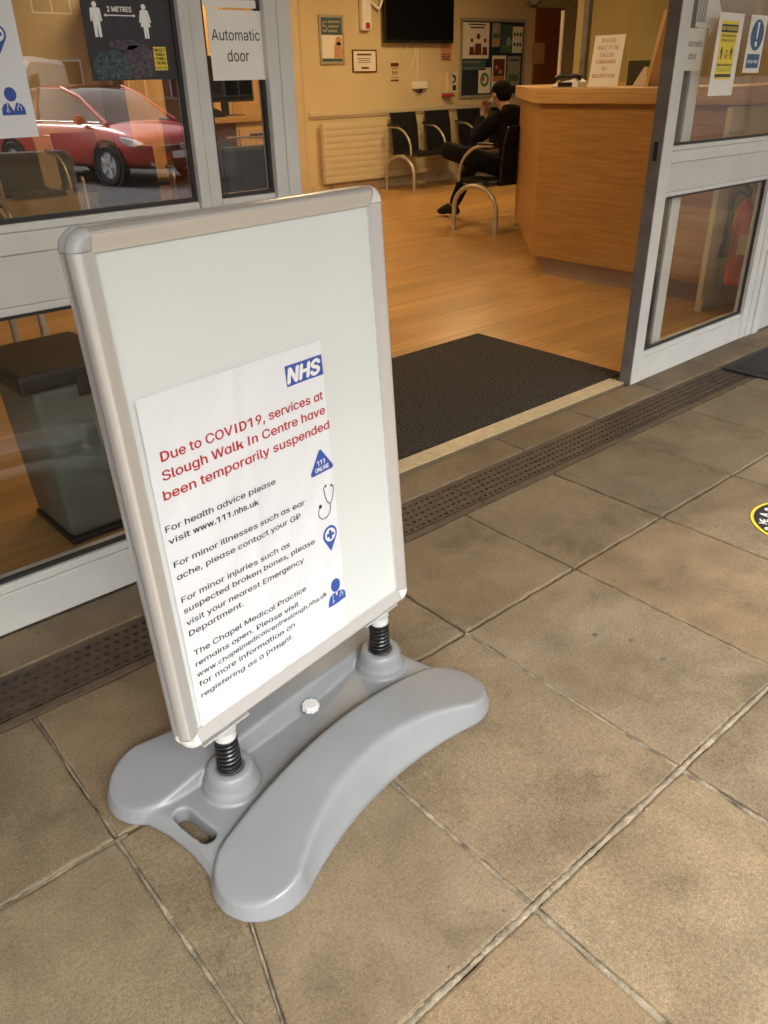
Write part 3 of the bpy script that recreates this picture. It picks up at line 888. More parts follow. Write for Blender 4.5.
# moulded base: lobes, deck, collars fused by a voxel remesh
BX, BY = -.031, -.016
def lobe_outline(s, grow=0.0, extra=0.0, n=28):
    """banana lobe, s=-1 front / +1 back"""
    pts = []
    hl = .280
    hw = lambda x: .0745 + .0145 * min(1, abs(x) / hl) ** 2 + grow
    cl = lambda x: .126 + .032 * (x / hl) ** 2
    xs_ = [-hl + 2 * hl * i / n for i in range(n + 1)]
    def nrm(x):
        d = .033 * 2 * x / hl ** 2
        v = Vector((-d, 1)); v.normalize(); return v
    # outer side left to right
    for x in xs_:
        nn = nrm(x); w = hw(x) - extra * (1 - (x / hl) ** 2); pts.append((x + nn.x * w, cl(x) + nn.y * w))
    e = Vector((hl, cl(hl))); n0 = nrm(hl); a0 = math.atan2(n0.y, n0.x)
    for k in range(1, 14):
        a = a0 - PI * k / 14; pts.append((e.x + hw(hl) * 1.02 * math.cos(a), e.y + hw(hl) * math.sin(a)))
    for x in xs_[::-1]:
        nn = nrm(x); pts.append((x - nn.x * hw(x), cl(x) - nn.y * hw(x)))
    e = Vector((-hl, cl(hl))); n0 = nrm(-hl); a0 = math.atan2(-n0.y, -n0.x)
    for k in range(1, 14):
        a = a0 - PI * k / 14; pts.append((e.x + hw(hl) * 1.02 * math.cos(a), e.y + hw(hl) * math.sin(a)))
    return [(BX + a, BY + s * b) for a, b in pts]
def layered(mb, layers, zf=None):
    zf = zf or (lambda a, z: z)
    rings = [[mb.bm.verts.new((a, b, zf(a, z))) for a, b in pts] for z, pts in layers]
    n = len(rings[0])
    for p, q in zip(rings, rings[1:]):
        for i in range(n): mb.bm.faces.new((p[i], p[(i + 1) % n], q[(i + 1) % n], q[i]))
    mb.bm.faces.new(rings[0][::-1])
    if zf(0, 1) != 1 or len(layers) > 5:
        # close the curved top with bands across the lobe so that it follows the arch
        top = rings[-1]
        for f in bmesh.ops.triangle_fill(mb.bm, edges=[mb.bm.edges.get((top[i], top[(i + 1) % n])) for i in range(n)], use_beauty=True)['geom']: pass
    else:
        mb.bm.faces.new(rings[-1])
    bmesh.ops.recalc_face_normals(mb.bm, faces=mb.bm.faces[:])
def deck_outline(g):
    pts = []
    hl, hy = .332 + g, .108
    n = 14
    for s in (1, -1):
        for i in range(n + 1):
            y_ = (-hy + 2 * hy * i / n) * s
            x_ = s * (hl + .016 * (y_ / hy) ** 2)
            pts.append((BX + x_, BY + y_))
    return pts
mb = MB()
for s in (-1, 1):
    layered(mb, [(.004, lobe_outline(s, -.004)), (.014, lobe_outline(s, .003)), (.026, lobe_outline(s, .003, .001)), (.072, lobe_outline(s, -.004, .020)), (.084, lobe_outline(s, -.0060, .026)), (.0895, lobe_outline(s, -.0085, .030)), (.0920, lobe_outline(s, -.0135, .033))], lambda a, z: z * (1 - .60 * min(1, abs(a - BX) / .37) ** 2.0) if z > .02 else z)
layered(mb, [(.004, deck_outline(-.004)), (.016, deck_outline(.004)), (.030, deck_outline(.002)), (.050, deck_outline(-.006)), (.056, deck_outline(-.013)), (.058, deck_outline(-.022))], lambda a, z: z * (1 - .36 * min(1, abs(a - BX) / .35) ** 3) if z > .02 else z)
for sx in (-.225, .225):
    mb.lathe([(.060, .02), (.056, .056), (.051, .066), (.047, .084), (.043, .0930), (.037, .0955), (.0, .0955)], (sx, .003, 0), 40)
def fused(mb, voxel, smooth_it, cut=None):
    me = bpy.data.meshes.new('base'); mb.bm.to_mesh(me); mb.bm.free()
    o = link(bpy.data.objects.new('base', me))
    r = o.modifiers.new('r', 'REMESH'); r.mode = 'VOXEL'; r.voxel_size = voxel; r.use_smooth_shade = True
    extra = []
    if cut:
        for c in cut:
            cm = bpy.data.meshes.new('c'); c.bm.to_mesh(cm); c.bm.free()
            co = link(bpy.data.objects.new('c', cm)); extra.append(co)
            b = o.modifiers.new('b', 'BOOLEAN'); b.object = co; b.operation = 'DIFFERENCE'; b.solver = 'EXACT'
        r2 = o.modifiers.new('r2', 'REMESH'); r2.mode = 'VOXEL'; r2.voxel_size = voxel; r2.use_smooth_shade = True
    s = o.modifiers.new('s', 'SMOOTH'); s.factor = .5; s.iterations = smooth_it
    bpy.context.view_layer.update()
    m2 = evaluated_mesh(o)
    bpy.data.objects.remove(o)
    for e in extra: bpy.data.objects.remove(e)
    return m2
slot = []
for sx in (-1,):
    c = MB(); pts = []
    for k in range(17):
        a = PI * k / 16; pts.append((sx * .303 + BX + .0165 * math.cos(a), BY + .036 + .0165 * math.sin(a)))
    for k in range(17):
        a = PI + PI * k / 16; pts.append((sx * .303 + BX + .0165 * math.cos(a), BY - .036 + .0165 * math.sin(a)))
    c.prism(pts, -.05, .12, 'z'); slot.append(c)
for sx in (-.225, .225):
    c = MB(); c.lathe([(.0268, .086), (.0268, .12), (0, .12)], (sx, .003, 0), 32); slot.append(c)
bme = fused(mb, .0029, 7, slot)
bme.name = 'base'; bme.materials.clear(); bme.materials.append(M['base'])
bme.polygons.foreach_set('use_smooth', [True] * len(bme.polygons))
link(bpy.data.objects.new('base', bme), ST)
# filler cap
mb = MB(); n = 36
prof = [(.0, .0615), (.0165, .0615)]
pts = [(.018 + .0012 * math.cos(9 * 2 * PI * k / n)) for k in range(n)]
vl = [mb.bm.verts.new((.010 + pts[k] * math.cos(2 * PI * k / n), .018 + pts[k] * math.sin(2 * PI * k / n), .058)) for k in range(n)]
vh = [mb.bm.verts.new((.010 + pts[k] * math.cos(2 * PI * k / n), .018 + pts[k] * math.sin(2 * PI * k / n), .068)) for k in range(n)]
vt = [mb.bm.verts.new((.010 + .85 * pts[k] * math.cos(2 * PI * k / n), .018 + .85 * pts[k] * math.sin(2 * PI * k / n), .0705)) for k in range(n)]
for k in range(n):
    j = (k + 1) % n
    mb.bm.faces.new((vl[k], vl[j], vh[j], vh[k])); mb.bm.faces.new((vh[k], vh[j], vt[j], vt[k]))
mb.bm.faces.new(vt)
mb.build('filler_cap', M['knob'], ST, smooth=40)

# ------------------------------------------------------------------ paper in the stand
PO = thing('paper_poster', 'white closure notice with red heading, black text and blue icons in the stand', 'poster', (.697, 1.078, 0), ANG)
def on_panel(o, y=0.0):
    o.location = (0, 0, .224); o.rotation_euler = (LEAN, ROLL, 0); return o
X = lambda mm: -PW / 2 + mm / 1000
def wrinkle(x, z):
    """paper is not quite flat: a vertical fold and ripples low down"""
    f = .0016 * math.exp(-((x - X(205) - .01 * math.sin(z * 20)) / .012) ** 2)
    low = max(0, 1 - z / .19)
    r = .0014 * low * math.sin(z * 190 + 9 * math.sin(x * 11) + x * 60)
    r += .0006 * math.sin(x * 30 + z * 17) + .00030 * math.sin(x * 83 - z * 61)
    return -max(.0006, .0030 + f + r)
mb = MB(); nx, nz = 90, 140
gx0, gx1, gz0, gz1 = .0150, .4078, -.004, .6095
g = [[None] * (nx + 1) for _ in range(nz + 1)]
for j in range(nz + 1):
    for i in range(nx + 1):
        u, v = i / nx, j / nz
        x = X(0) + gx0 + (gx1 - gx0) * u + .003 * v - .002 * (1 - v); z = gz0 + (gz1 - gz0) * v
        g[j][i] = mb.bm.verts.new((x, wrinkle(x, z) if z > .001 else -.0006, z))
for j in range(nz):
    for i in range(nx): mb.bm.faces.new((g[j][i], g[j][i + 1], g[j + 1][i + 1], g[j + 1][i]))
sheet = on_panel(mb.build('sheet', M['paper'], PO, smooth=True))
def lay(mb, lift=.0006):       # drape the print onto the wrinkled sheet
    for v in mb.bm.verts: v.co.y = wrinkle(v.co.x, v.co.z) - lift + max(-.0003, min(0, v.co.y))
    return mb
def tline(mb, s, x0, x1, z, size, bold=0.0, drop=0.0, space=1.0):
    m = Matrix.Translation((X(x0), 0, z / 1000)) @ Matrix.Rotation(math.atan(drop / max(x1 - x0, 1)), 4, 'Y')
    text_into(mb, s.replace('a', '\u0251'), 0, 0, size=size / 1000, width=(x1 - x0) / 1000, bold=bold, m=m)
mb = MB()
tline(mb, 'Due to COVID19, services at', 41, 402, 504.5, 31, .016, 3)
tline(mb, 'Slough Walk In Centre have', 37, 404, 474, 31, .016, 1)
tline(mb, 'been temporarily suspended', 32, 410.5, 442, 31, .016, 0)
on_panel(lay(mb).build('heading', M['ink_red'], PO))
TS = 20.5
PARA = [[('For health advice please', 23.5, 261, 389, 5), ('visit', 24.8, 66, 367.1, .8), ('*www.111.nhs.uk', 73, 214.5, 366, 4)],
        [('For minor illnesses such as ear', 25, 324, 324.4, 7), ('ache, please contact your GP', 26, 310, 300, 5)],
        [('For minor injuries such as', 25, 274, 257.5, 7), ('suspected broken bones, please', 24.6, 338, 236.2, 8), ('visit your nearest Emergency', 25, 304, 212.1, 9), ('Department.', 25.8, 147, 190.4, 3)],
        [('The Chapel Medical Practice', 27, 300, 149.5, 8), ('remains open. Please visit', 25.6, 275, 127.3, 8), ('*www.chapelmedicalcentreslough.nhs.uk', 24.6, 354, 105.5, 4), ('for more information on', 25.3, 259, 83.9, 4), ('registering as a patient.', 24.5, 251, 61.1, 4)]]
for para in PARA:
    mb = MB()
    for s_, x0, x1, z, dr in para:
        tline(mb, s_.lstrip('*'), x0, x1, z, TS if len(s_) < 36 else 19, (.020 if s_[0] == '*' and len(s_) < 20 else .012), dr)
    on_panel(lay(mb).build('body_text', M['ink_black'], PO))
P_ = lambda x, z: (X(x), z / 1000)
mb = MB()
stroke(mb, [P_(383, 333), P_(377, 330), P_(379, 312), P_(383, 299), P_(390, 293), P_(397, 299), P_(402, 312), P_(404, 326), P_(398, 329)], .0019)
stroke(mb, [P_(390, 293), P_(390, 284), P_(386, 274), P_(376, 268), P_(365, 269), P_(357, 277), P_(356, 287), P_(361, 295)], .0019, -.0001)
disc(mb, *P_(363, 297), .0042, -.0002); disc(mb, *P_(383, 333), .0026, -.0002); disc(mb, *P_(398, 329), .0026, -.0002)
on_panel(lay(mb).build('stethoscope_icon', M['ink_black'], PO))
def tri_icon(mb, P_, k=1.0, yo=0):
    tri = []
    for (cx, cz), a0 in (((379, 404), 90), ((353, 367.5), 210), ((405, 367.5), 330)):
        for q in range(-4, 5):
            a = R(a0 + q * 15); tri.append(P_(cx + 5 * math.cos(a), cz + 5 * math.sin(a)))
    flat(mb, tri, yo)
def pin_icon(mb, P_, k=1.0, yo=0):
    pin = []
    for q in range(25):
        a = R(-35 + q * 250 / 24); pin.append(P_(381 + 19 * math.cos(a), 229 + 19 * math.sin(a)))
    pin.append(P_(379.5, 192))
    flat(mb, pin, yo)
def doc_icon(mb, P_, k=1.0, yo=0):
    disc(mb, *P_(381, 112), .0135 * k, yo, 28, .0145 * k)
    flat(mb, [P_(355, 70), P_(408, 70), P_(407, 84), P_(401, 92), P_(391, 96), P_(381.5, 78), P_(372, 96), P_(362, 92), P_(356, 84)], yo)
def pin_white(mb, P_, k=1.0, yo=0):
    disc(mb, *P_(381, 229), .0143 * k, yo, 28)
def doc_white(mb, P_, k=1.0, yo=0):
    flat(mb, [P_(378.6, 95.5), P_(384.2, 95.5), P_(382.4, 88), P_(380.4, 88)], yo)
    ring(mb, *P_(369, 79), .002 * k, .0032 * k, yo, n=12); stroke(mb, [P_(369, 82.5), P_(370.5, 94)], .0014 * k, yo - .00008)
    stroke(mb, [P_(391, 79), P_(391, 86), P_(395, 88), P_(399, 86), P_(399, 79)], .0014 * k, yo); stroke(mb, [P_(395, 88), P_(394, 95)], .0014 * k, yo - .00008)
def cross_icon(mb, P_, k=1.0, yo=0):
    rect_ = lambda x0, x1, z0, z1: flat(mb, [P_(x0, z0), P_(x1, z0), P_(x1, z1), P_(x0, z1)], yo)
    rect_(377.5, 384.5, 219, 239); rect_(371, 377.4, 225.5, 232.5); rect_(384.6, 391, 225.5, 232.5)
def sub(name, fn, mat, parent, lift, place=None):
    mb = MB(); fn(mb)
    if mat == 'ink_blue':
        bmesh.ops.triangulate(mb.bm, faces=mb.bm.faces[:])
        for k in range(5):
            es = [e for e in mb.bm.edges if e.calc_length() > .006]
            if not es: break
            bmesh.ops.subdivide_edges(mb.bm, edges=es, cuts=1)
            bmesh.ops.triangulate(mb.bm, faces=mb.bm.faces[:])
    lay(mb, lift)
    o = mb.build(name, M[mat], parent)
    if place: on_panel(o)
    return o
lg = sub('blue_logo', lambda mb: flat(mb, [P_(318, 547), P_(409, 547), P_(409, 584), P_(318, 584)]), 'ink_blue', PO, .0006, True)
sh = Matrix(((1, 0, .22, 0), (0, 1, 0, 0), (0, 0, 1, 0), (0, 0, 0, 1)))
m_ = Matrix.Translation((X(321), 0, .5525)) @ sh
sub('logo_letters', lambda mb: text_into(mb, 'NHS', 0, 0, width=.077, height=.0265, bold=.042, m=m_), 'ink_white', lg, .0011)
tg = sub('triangle_icon', lambda mb: tri_icon(mb, P_), 'ink_blue', PO, .0006, True)
sub('triangle_letters', lambda mb: (text_into(mb, '111', X(379), .3795, size=.0185, bold=.022, align='CENTER'), text_into(mb, 'ONLINE', X(379), .3675, width=.037, height=.0085, bold=.03, align='CENTER')), 'ink_white', tg, .0011)
pn = sub('pin_icon', lambda mb: pin_icon(mb, P_), 'ink_blue', PO, .0006, True)
sub('pin_disc', lambda mb: pin_white(mb, P_), 'ink_white', pn, .0011); sub('pin_cross', lambda mb: cross_icon(mb, P_), 'ink_blue', pn, .0016)
dn = sub('doctor_icon', lambda mb: doc_icon(mb, P_), 'ink_blue', PO, .0006, True)
sub('doctor_details', lambda mb: doc_white(mb, P_), 'ink_white', dn, .0011)

# ------------------------------------------------------------------ notices on the glass (X-Z sheets facing -Y)
def sheet_thing(name, label, cat, x0, x1, z0, z1, y, mat, group=None, rotz=0, th=.0006):
    t = thing(name, label, cat, (x0, y, z0), rotz, group)
    MB().box(0, x1 - x0, 0, th, 0, z1 - z0).build('sheet', mat, t)
    return t
yg = YF + .0205      # just in front of the pane
# copy of the closure notice at the left edge
t = sheet_thing('paper_poster', 'white notice with blue icons taped to the window beside the black distancing poster', 'poster', .372, .668, 1.147, 1.60, yg, M['paper'])
k2 = .92
Q_ = lambda x, z: (.279 + (x - 408) / 1000 * k2, .043 + (z - 70) / 1000 * k2)
mb = MB(); pin_icon(mb, Q_, k2, -.0004); pn = mb.build('pin_icon', M['ink_blue'], t)
mb = MB(); pin_white(mb, Q_, k2, -.0007); mb.build('pin_disc', M['ink_white'], pn)
mb = MB(); cross_icon(mb, Q_, k2, -.001); mb.build('pin_cross', M['ink_blue'], pn)
mb = MB(); doc_icon(mb, Q_, k2, -.0004); dn = mb.build('doctor_icon', M['ink_blue'], t)
mb = MB(); doc_white(mb, Q_, k2, -.0007); mb.build('doctor_details', M['ink_white'], dn)
mb = MB()
for s, x0, x1, z in (('The Chapel Medical Practice', 27, 300, 149.5), ('remains open. Please visit', 25.6, 275, 127.3), ('www.chapelmedicalcentreslough.nhs.uk', 24.6, 348, 105.5), ('for more information on', 25.3, 259, 83.9), ('registering as a patient.', 24.5, 251, 61.1)):
    a, b = Q_(x0, z), Q_(x1, z)
    text_into(mb, s, a[0], a[1], size=.0165, width=b[0] - a[0], yo=-.0004)
mb.build('body_text', M['ink_black'], t)
# two metres poster
t = sheet_thing('paper_poster', 'black distancing poster with two white figures on the window above the car reflection', 'poster', .810, 1.0185, 1.250, 1.550, yg, M['poster_dark'])
def man(mb, cx, z0, h, skirt=False, yo=-.0005):
    k = h
    disc(mb, cx, z0 + .915 * k, .082 * k, yo, 20)
    if not skirt:
        flat(mb, [(cx - .17 * k, z0 + .80 * k), (cx - .11 * k, z0 + .83 * k), (cx + .11 * k, z0 + .83 * k), (cx + .17 * k, z0 + .80 * k), (cx + .20 * k, z0 + .46 * k), (cx + .14 * k, z0 + .44 * k), (cx + .12 * k, z0 + .68 * k),
                  (cx + .12 * k, z0), (cx + .02 * k, z0), (cx, z0 + .42 * k), (cx - .02 * k, z0), (cx - .12 * k, z0), (cx - .12 * k, z0 + .68 * k), (cx - .14 * k, z0 + .44 * k), (cx - .20 * k, z0 + .46 * k)], yo)
    else:
        flat(mb, [(cx - .10 * k, z0 + .83 * k), (cx + .10 * k, z0 + .83 * k), (cx + .15 * k, z0 + .79 * k), (cx + .22 * k, z0 + .47 * k), (cx + .165 * k, z0 + .45 * k), (cx + .095 * k, z0 + .70 * k), (cx + .18 * k, z0 + .34 * k), (cx + .09 * k, z0 + .34 * k), (cx + .08 * k, z0),
                  (cx + .01 * k, z0), (cx, z0 + .34 * k), (cx - .01 * k, z0), (cx - .08 * k, z0), (cx - .09 * k, z0 + .34 * k), (cx - .18 * k, z0 + .34 * k), (cx - .095 * k, z0 + .70 * k), (cx - .165 * k, z0 + .45 * k), (cx - .22 * k, z0 + .47 * k), (cx - .15 * k, z0 + .79 * k)], yo)
mb = MB(); man(mb, .030, .083, .066); man(mb, .143, .081, .066, True)
stroke(mb, [(.052, .124), (.118, .124)], .0022, -.0005)
flat(mb, [(.048, .124), (.054, .1275), (.054, .1205)], -.0005); flat(mb, [(.122, .124), (.116, .1205), (.116, .1275)], -.0005)
mb.build('white_figures', M['ink_white'], t)
mb = MB(); text_into(mb, '2 METRES', .086, .131, width=.056, height=.0095, bold=.03, align='CENTER', yo=-.0005); mb.build('lettering', M['paper_plain'], t)
M['virus_a'] = pm('printed_teal_mottle', (.035, .06, .065), .5, noise=(140, .95)); M['virus_b'] = pm('printed_mauve_mottle', (.06, .045, .055), .5, noise=(120, .9))
def blob(mb, cx, cz, rx, rz, ph, yo, x0=.002, x1=.206, z0=.002):
    flat(mb, [(min(x1, max(x0, cx + rx * (1 + .07 * math.sin(7 * a + ph)) * math.cos(a))), max(z0, cz + rz * (1 + .07 * math.sin(6 * a + ph)) * math.sin(a))) for a in [2 * PI * k / 48 for k in range(48)]], yo)
mb = MB(); blob(mb, .118, .036, .042, .034, 1, -.0005); mb.build('printed_cell', M['virus_b'], t)
mb = MB(); blob(mb, .050, .024, .044, .034, 0, -.0009); mb.build('printed_cell', M['virus_a'], t)
mb = MB(); blob(mb, .085, .069, .036, .010, 2, -.0005); mb.build('printed_cell', M['virus_b'], t)
mb = MB()
st = []
for k in range(8): st.append((.152 + k * .0046, .018 + (.0012 if k % 2 else 0)))
for k in range(11): st.append((.184 - (.0012 if k % 2 else 0), .019 + k * .0045))
for k in range(8): st.append((.184 - k * .0046, .0655 - (.0012 if k % 2 else 0)))
for k in range(11): st.append((.152 + (.0012 if k % 2 else 0), .065 - k * .0045))
flat(mb, st, -.0013); mb.build('yellow_stamp', M['ink_yellow'], t)
mb = MB()
for i, s in enumerate(('PROTECT', 'YOURSELF', 'OTHERS &', 'THE NHS')): text_into(mb, s, .168, .0555 - i * .0085, width=.025, height=.0062, bold=.03, align='CENTER', yo=-.0017)
text_into(mb, 'SAVE LIVES', .168, .0215, width=.025, height=.0045, bold=.02, align='CENTER', yo=-.0017)
mb.build('stamp_lettering', M['ink_black'], t)
# automatic door sheets
def auto_sheet(label, x0, y, z0):
    t = sheet_thing('door_notice', label, 'notice', x0, x0 + .1485, z0, z0 + .146, y, M['paper_plain'])
    mb = MB()
    text_into(mb, 'Automatic', .0745, .084, width=.134, height=.0235, bold=.004, align='CENTER', yo=-.0004)
    text_into(mb, 'door', .0755, .040, width=.061, height=.0245, bold=.004, align='CENTER', yo=-.0004)
    mb.build('lettering', M['ink_black'], t)
auto_sheet('white automatic door notice on the narrow pane left of the doorway', 1.107, yg - .006, 1.245)
auto_sheet('white automatic door notice on the right door, partly behind its stile', 3.245, yl - .0012, 1.245)
# arrow stickers above them
def arrow_sheet(label, x, y, z, s):
    t = thing('arrow_sticker', label, 'sticker', (x, y, z))
    mb = MB(); mb.prism([(s * .075, 0), (s * .075, .11), (-s * .045, .11), (-s * .045, .145), (-s * .12, .055), (-s * .045, -.03), (-s * .045, 0)], 0, .0006, 'y'); mb.build('sheet', M['paper_plain'], t)
    mb = MB()
    for k in range(6): rect(mb, s * (.006 + k * .0115), s * (.012 + k * .0115), .016, .094, -.0004)
    mb.build('printed_bars', M['ink_black'], t)
arrow_sheet('white arrow sticker with black bars above the left automatic door notice', 1.178, yg - .003, 1.396, 1)
arrow_sheet('pale arrow sticker with dark bars above the right automatic door notice', 3.385, yl - .0012, 1.396, -1)
# yellow keep-your-distance notice
yd = YF + .0205
t = sheet_thing('distance_notice', 'yellow and black distancing notice on white paper on the right door glass', 'notice', 3.392, 3.598, 1.153, 1.446, yd, M['paper_plain'])
mb = MB(); rect(mb, .030, .168, .060, .266, -.0004); mb.build('yellow_field', M['ink_yellow'], t)
mb = MB()
rect(mb, .030, .168, .226, .2535, -.0008); rect(mb, .030, .168, .068, .079, -.0008)
text_into(mb, 'PLEASE MAINTAIN A SAFE', .099, .210, width=.118, height=.0085, bold=.02, align='CENTER', yo=-.0008)
text_into(mb, 'DISTANCE OF AT LEAST', .099, .194, width=.108, height=.0085, bold=.02, align='CENTER', yo=-.0008)
man(mb, .058, .132, .045, yo=-.0008); man(mb, .140, .132, .045, yo=-.0008)
text_into(mb, '2M', .099, .157, width=.016, height=.008, bold=.03, align='CENTER', yo=-.0008)
text_into(mb, '6FT', .099, .134, width=.026, height=.009, bold=.03, align='CENTER', yo=-.0008)
stroke(mb, [(.078, .146), (.088, .153)], .003, -.0008); stroke(mb, [(.120, .146), (.110, .153)], .003, -.0008); stroke(mb, [(.092, .146), (.106, .146)], .003, -.0008)
text_into(mb, 'FROM OTHER PEOPLE', .099, .107, width=.128, height=.0085, bold=.025, align='CENTER', yo=-.0008)
rect(mb, .034, .164, .0975, .0990, -.0008); rect(mb, .034, .164, .0895, .0915, -.0008)
mb.build('black_print', M['ink_black'], t)
mb = MB(); text_into(mb, 'KEEP YOUR DISTANCE', .099, .2335, width=.124, height=.013, bold=.03, align='CENTER', yo=-.0012); mb.build('lettering', M['ink_yellow'], t)
# blue keep-clear notice
t = sheet_thing('keep_clear_notice', 'blue keep clear notice with exclamation mark at the right edge of the door glass', 'notice', 3.660, 3.810, 1.236, 1.447, yd, M['paper_plain'])
mb = MB(); disc(mb, .078, .139, .057, -.0004, 40); rect(mb, .020, .134, .018, .070, -.0004); mb.build('blue_print', M['ink_darkblue'], t)
mb = MB(); flat(mb, [(.069, .186), (.087, .186), (.0825, .124), (.0735, .124)], -.0008); disc(mb, .078, .107, .0105, -.0008, 20)
mb.build('exclamation_mark', M['ink_white'], t)
mb = MB(); text_into(mb, 'Keep clear', .077, .037, width=.092, height=.017, bold=.02, align='CENTER', yo=-.0008); mb.build('lettering', M['ink_white'], t)

TR = Matrix.Translation((3.040, 1.878, 0)) @ Matrix.Rotation(R(2.0), 4, 'Z') @ Matrix.Rotation(R(.6), 4, 'Y') @ Matrix.Translation((-3.054, -1.90, 0))
for o in list(S.objects):
    if o.parent is None and o.get('label') and any(w in o['label'] for w in ('right of the doorway with notices', 'right sliding door leaf', 'the right door, partly', 'the right automatic', 'right door glass', 'edge of the door glass', 'white solid panel and post')):
        o.matrix_basis = TR @ o.matrix_basis if o.matrix_basis != Matrix.Identity(4) or True else TR

# ------------------------------------------------------------------ reception counter
t = thing('reception_counter', 'oak reception counter with angled end beyond the doorway', 'counter')
d = 1.25
out = [(4.53, 2.36), (4.53, 3.70), (4.53 + d, 3.70 + d), (6.8, 3.70 + d)]
inn = [(6.8, 3.40 + d), (4.53 + .12 + d, 3.41 + d), (4.87, 3.58), (4.87, 2.36)]
MB().prism(out + inn, .130, 1.078, 'z').build('front_panel', M['oak'], t)
outp = [(4.60, 2.36), (4.60, 3.66), (4.60 + d, 3.66 + d), (6.8, 3.66 + d)]
innp = [(6.8, 3.44 + d), (4.53 + .12 + d, 3.45 + d), (4.84, 3.60), (4.84, 2.36)]
MB().prism(outp + innp, .002, .1295, 'z').build('plinth', M['plinth'], t)
o1 = [(4.495, 2.28), (4.495, 3.735), (4.495 + d, 3.735 + d), (6.85, 3.735 + d)]
i1 = [(6.85, 3.30 + d), (4.53 + .2 + d, 3.31 + d), (5.0, 3.52), (5.0, 2.28)]
MB().prism(o1 + i1, 1.0785, 1.168, 'z', .006).build('countertop', M['oak_top'], t)

MB().box(5.001, 6.6, 2.28, 2.72, 1.0785, 1.168, .006).build('return_top', M['oak_top'], t)
t = thing('pier', 'cream wall pier behind the fire extinguisher', 'wall')
MB().box(4.40, 6.2, 2.325, 2.355, .0, 1.07).build('face', M['wall_in'], t)
MB().box(4.395, 6.2, 2.308, 2.3245, .002, .07, .003).build('skirting', M['skirt'], t)

# counter screen with post, notice, board, device, monitor
t = thing('counter_screen', 'clear acrylic screen with dark post on the reception counter', 'screen')
MB().box(4.80, 4.806, 2.5, 3.58, 1.17, 2.2).build('clear_sheet', M['acrylic'], t)
MB().box(4.78, 4.82, 3.58, 3.62, 1.169, 2.25, .003).build('post', M['leaf_edge'], t)
MB().box(4.785, 4.80, 3.78, 3.80, 1.169, 1.60, .003).build('edge_strip', M['skirt'], t)
t = thing('counter_notice', 'white please wait notice standing on the reception counter', 'notice', (4.60, 3.405, 1.1695), 0)
MB().prism([(0, 0), (.0, .0025), (.035, .272), (.037, .272)], 0, .215, 'y').xf(Matrix.Identity(4)).build('sheet', M['paper_plain'], t)
o = t.children[0]
# the prism lies in x-z with its width along +y: mirror the width to run towards the viewer
for v in o.data.vertices: v.co.y = -v.co.y
o.data.flip_normals()
mb = MB()
# lettering on the sheet that faces -x: local a runs along -y
lean_a = math.atan2(.035, .27)
mm = Matrix(((0, 1, math.sin(lean_a), -.0012), (-1, 0, 0, 0), (0, 0, math.cos(lean_a), 0), (0, 0, 0, 1)))
for i, s in enumerate(('PLEASE', 'WAIT TO BE', 'CALLED', 'FORWARD', 'BY', 'RECEPTION')):
    w = {'PLEASE': .100, 'WAIT TO BE': .155, 'CALLED': .100, 'FORWARD': .140, 'BY': .034, 'RECEPTION': .160}[s]
    text_into(mb, s, .104, .236 - i * .0375, width=w, height=.021, align='CENTER', m=mm)
mb.build('lettering', M['ink_red'], t)
t = thing('screen_support', 'leaning wooden board with pale wedge on the reception counter', 'board', (4.66, 3.02, 1.169))
MB().prism([(0, 0), (.022, 0), (-.05, .38), (-.072, .38)], 0, .16, 'x').build('board', M['oak_v'], t)
MB().prism([(.025, 0), (.12, 0), (.05, .10), (.03, .10)], .02, .12, 'x').build('wedge', M['skirt'], t)
t = thing('desk_phone', 'white and black desk phone on the far end of the reception counter', 'phone', (4.62, 3.56, 1.1685), R(8))
MB().prism([(-.09, 0), (.09, 0), (.09, .018), (-.06, .045), (-.09, .03)], -.06, .06, 'x', .004).build('body', M['ink_white'], t)
MB().tube([(-.02, -.09, .05), (-.03, -.06, .062), (-.03, .05, .062), (-.02, .085, .05)], [.018, .013, .013, .018], 12).build('handset', M['black_plastic'], t, smooth=True)
MB().box(-.0615, -.0605, -.05, .05, .004, .028).build('keypad', M['black_plastic'], t)
t = thing('monitor', 'black computer monitor behind the leaning board on the reception counter', 'monitor', (5.12, 3.25, 1.0), R(90))
MB().box(-.22, .22, -.02, .02, .05, .31, .006).build('housing', M['black_plastic'], t)
MB().box(-.03, .03, -.03, .0, .0, .15, .004).build('neck', M['black_plastic'], t)
MB().box(-.10, .10, -.09, .09, -.02, -.001, .004).build('foot', M['black_plastic'], t)
t = thing('reception_desk', 'low oak desk behind the reception counter', 'desk', (5.01, 2.75, 0))
MB().box(.0, .7, 0, 1.0, .94, .978, .004).build('desk_top', M['oak_top'], t)
MB().box(.62, .66, .0, 1.0, 0, .939).build('leg_panel', M['oak'], t)

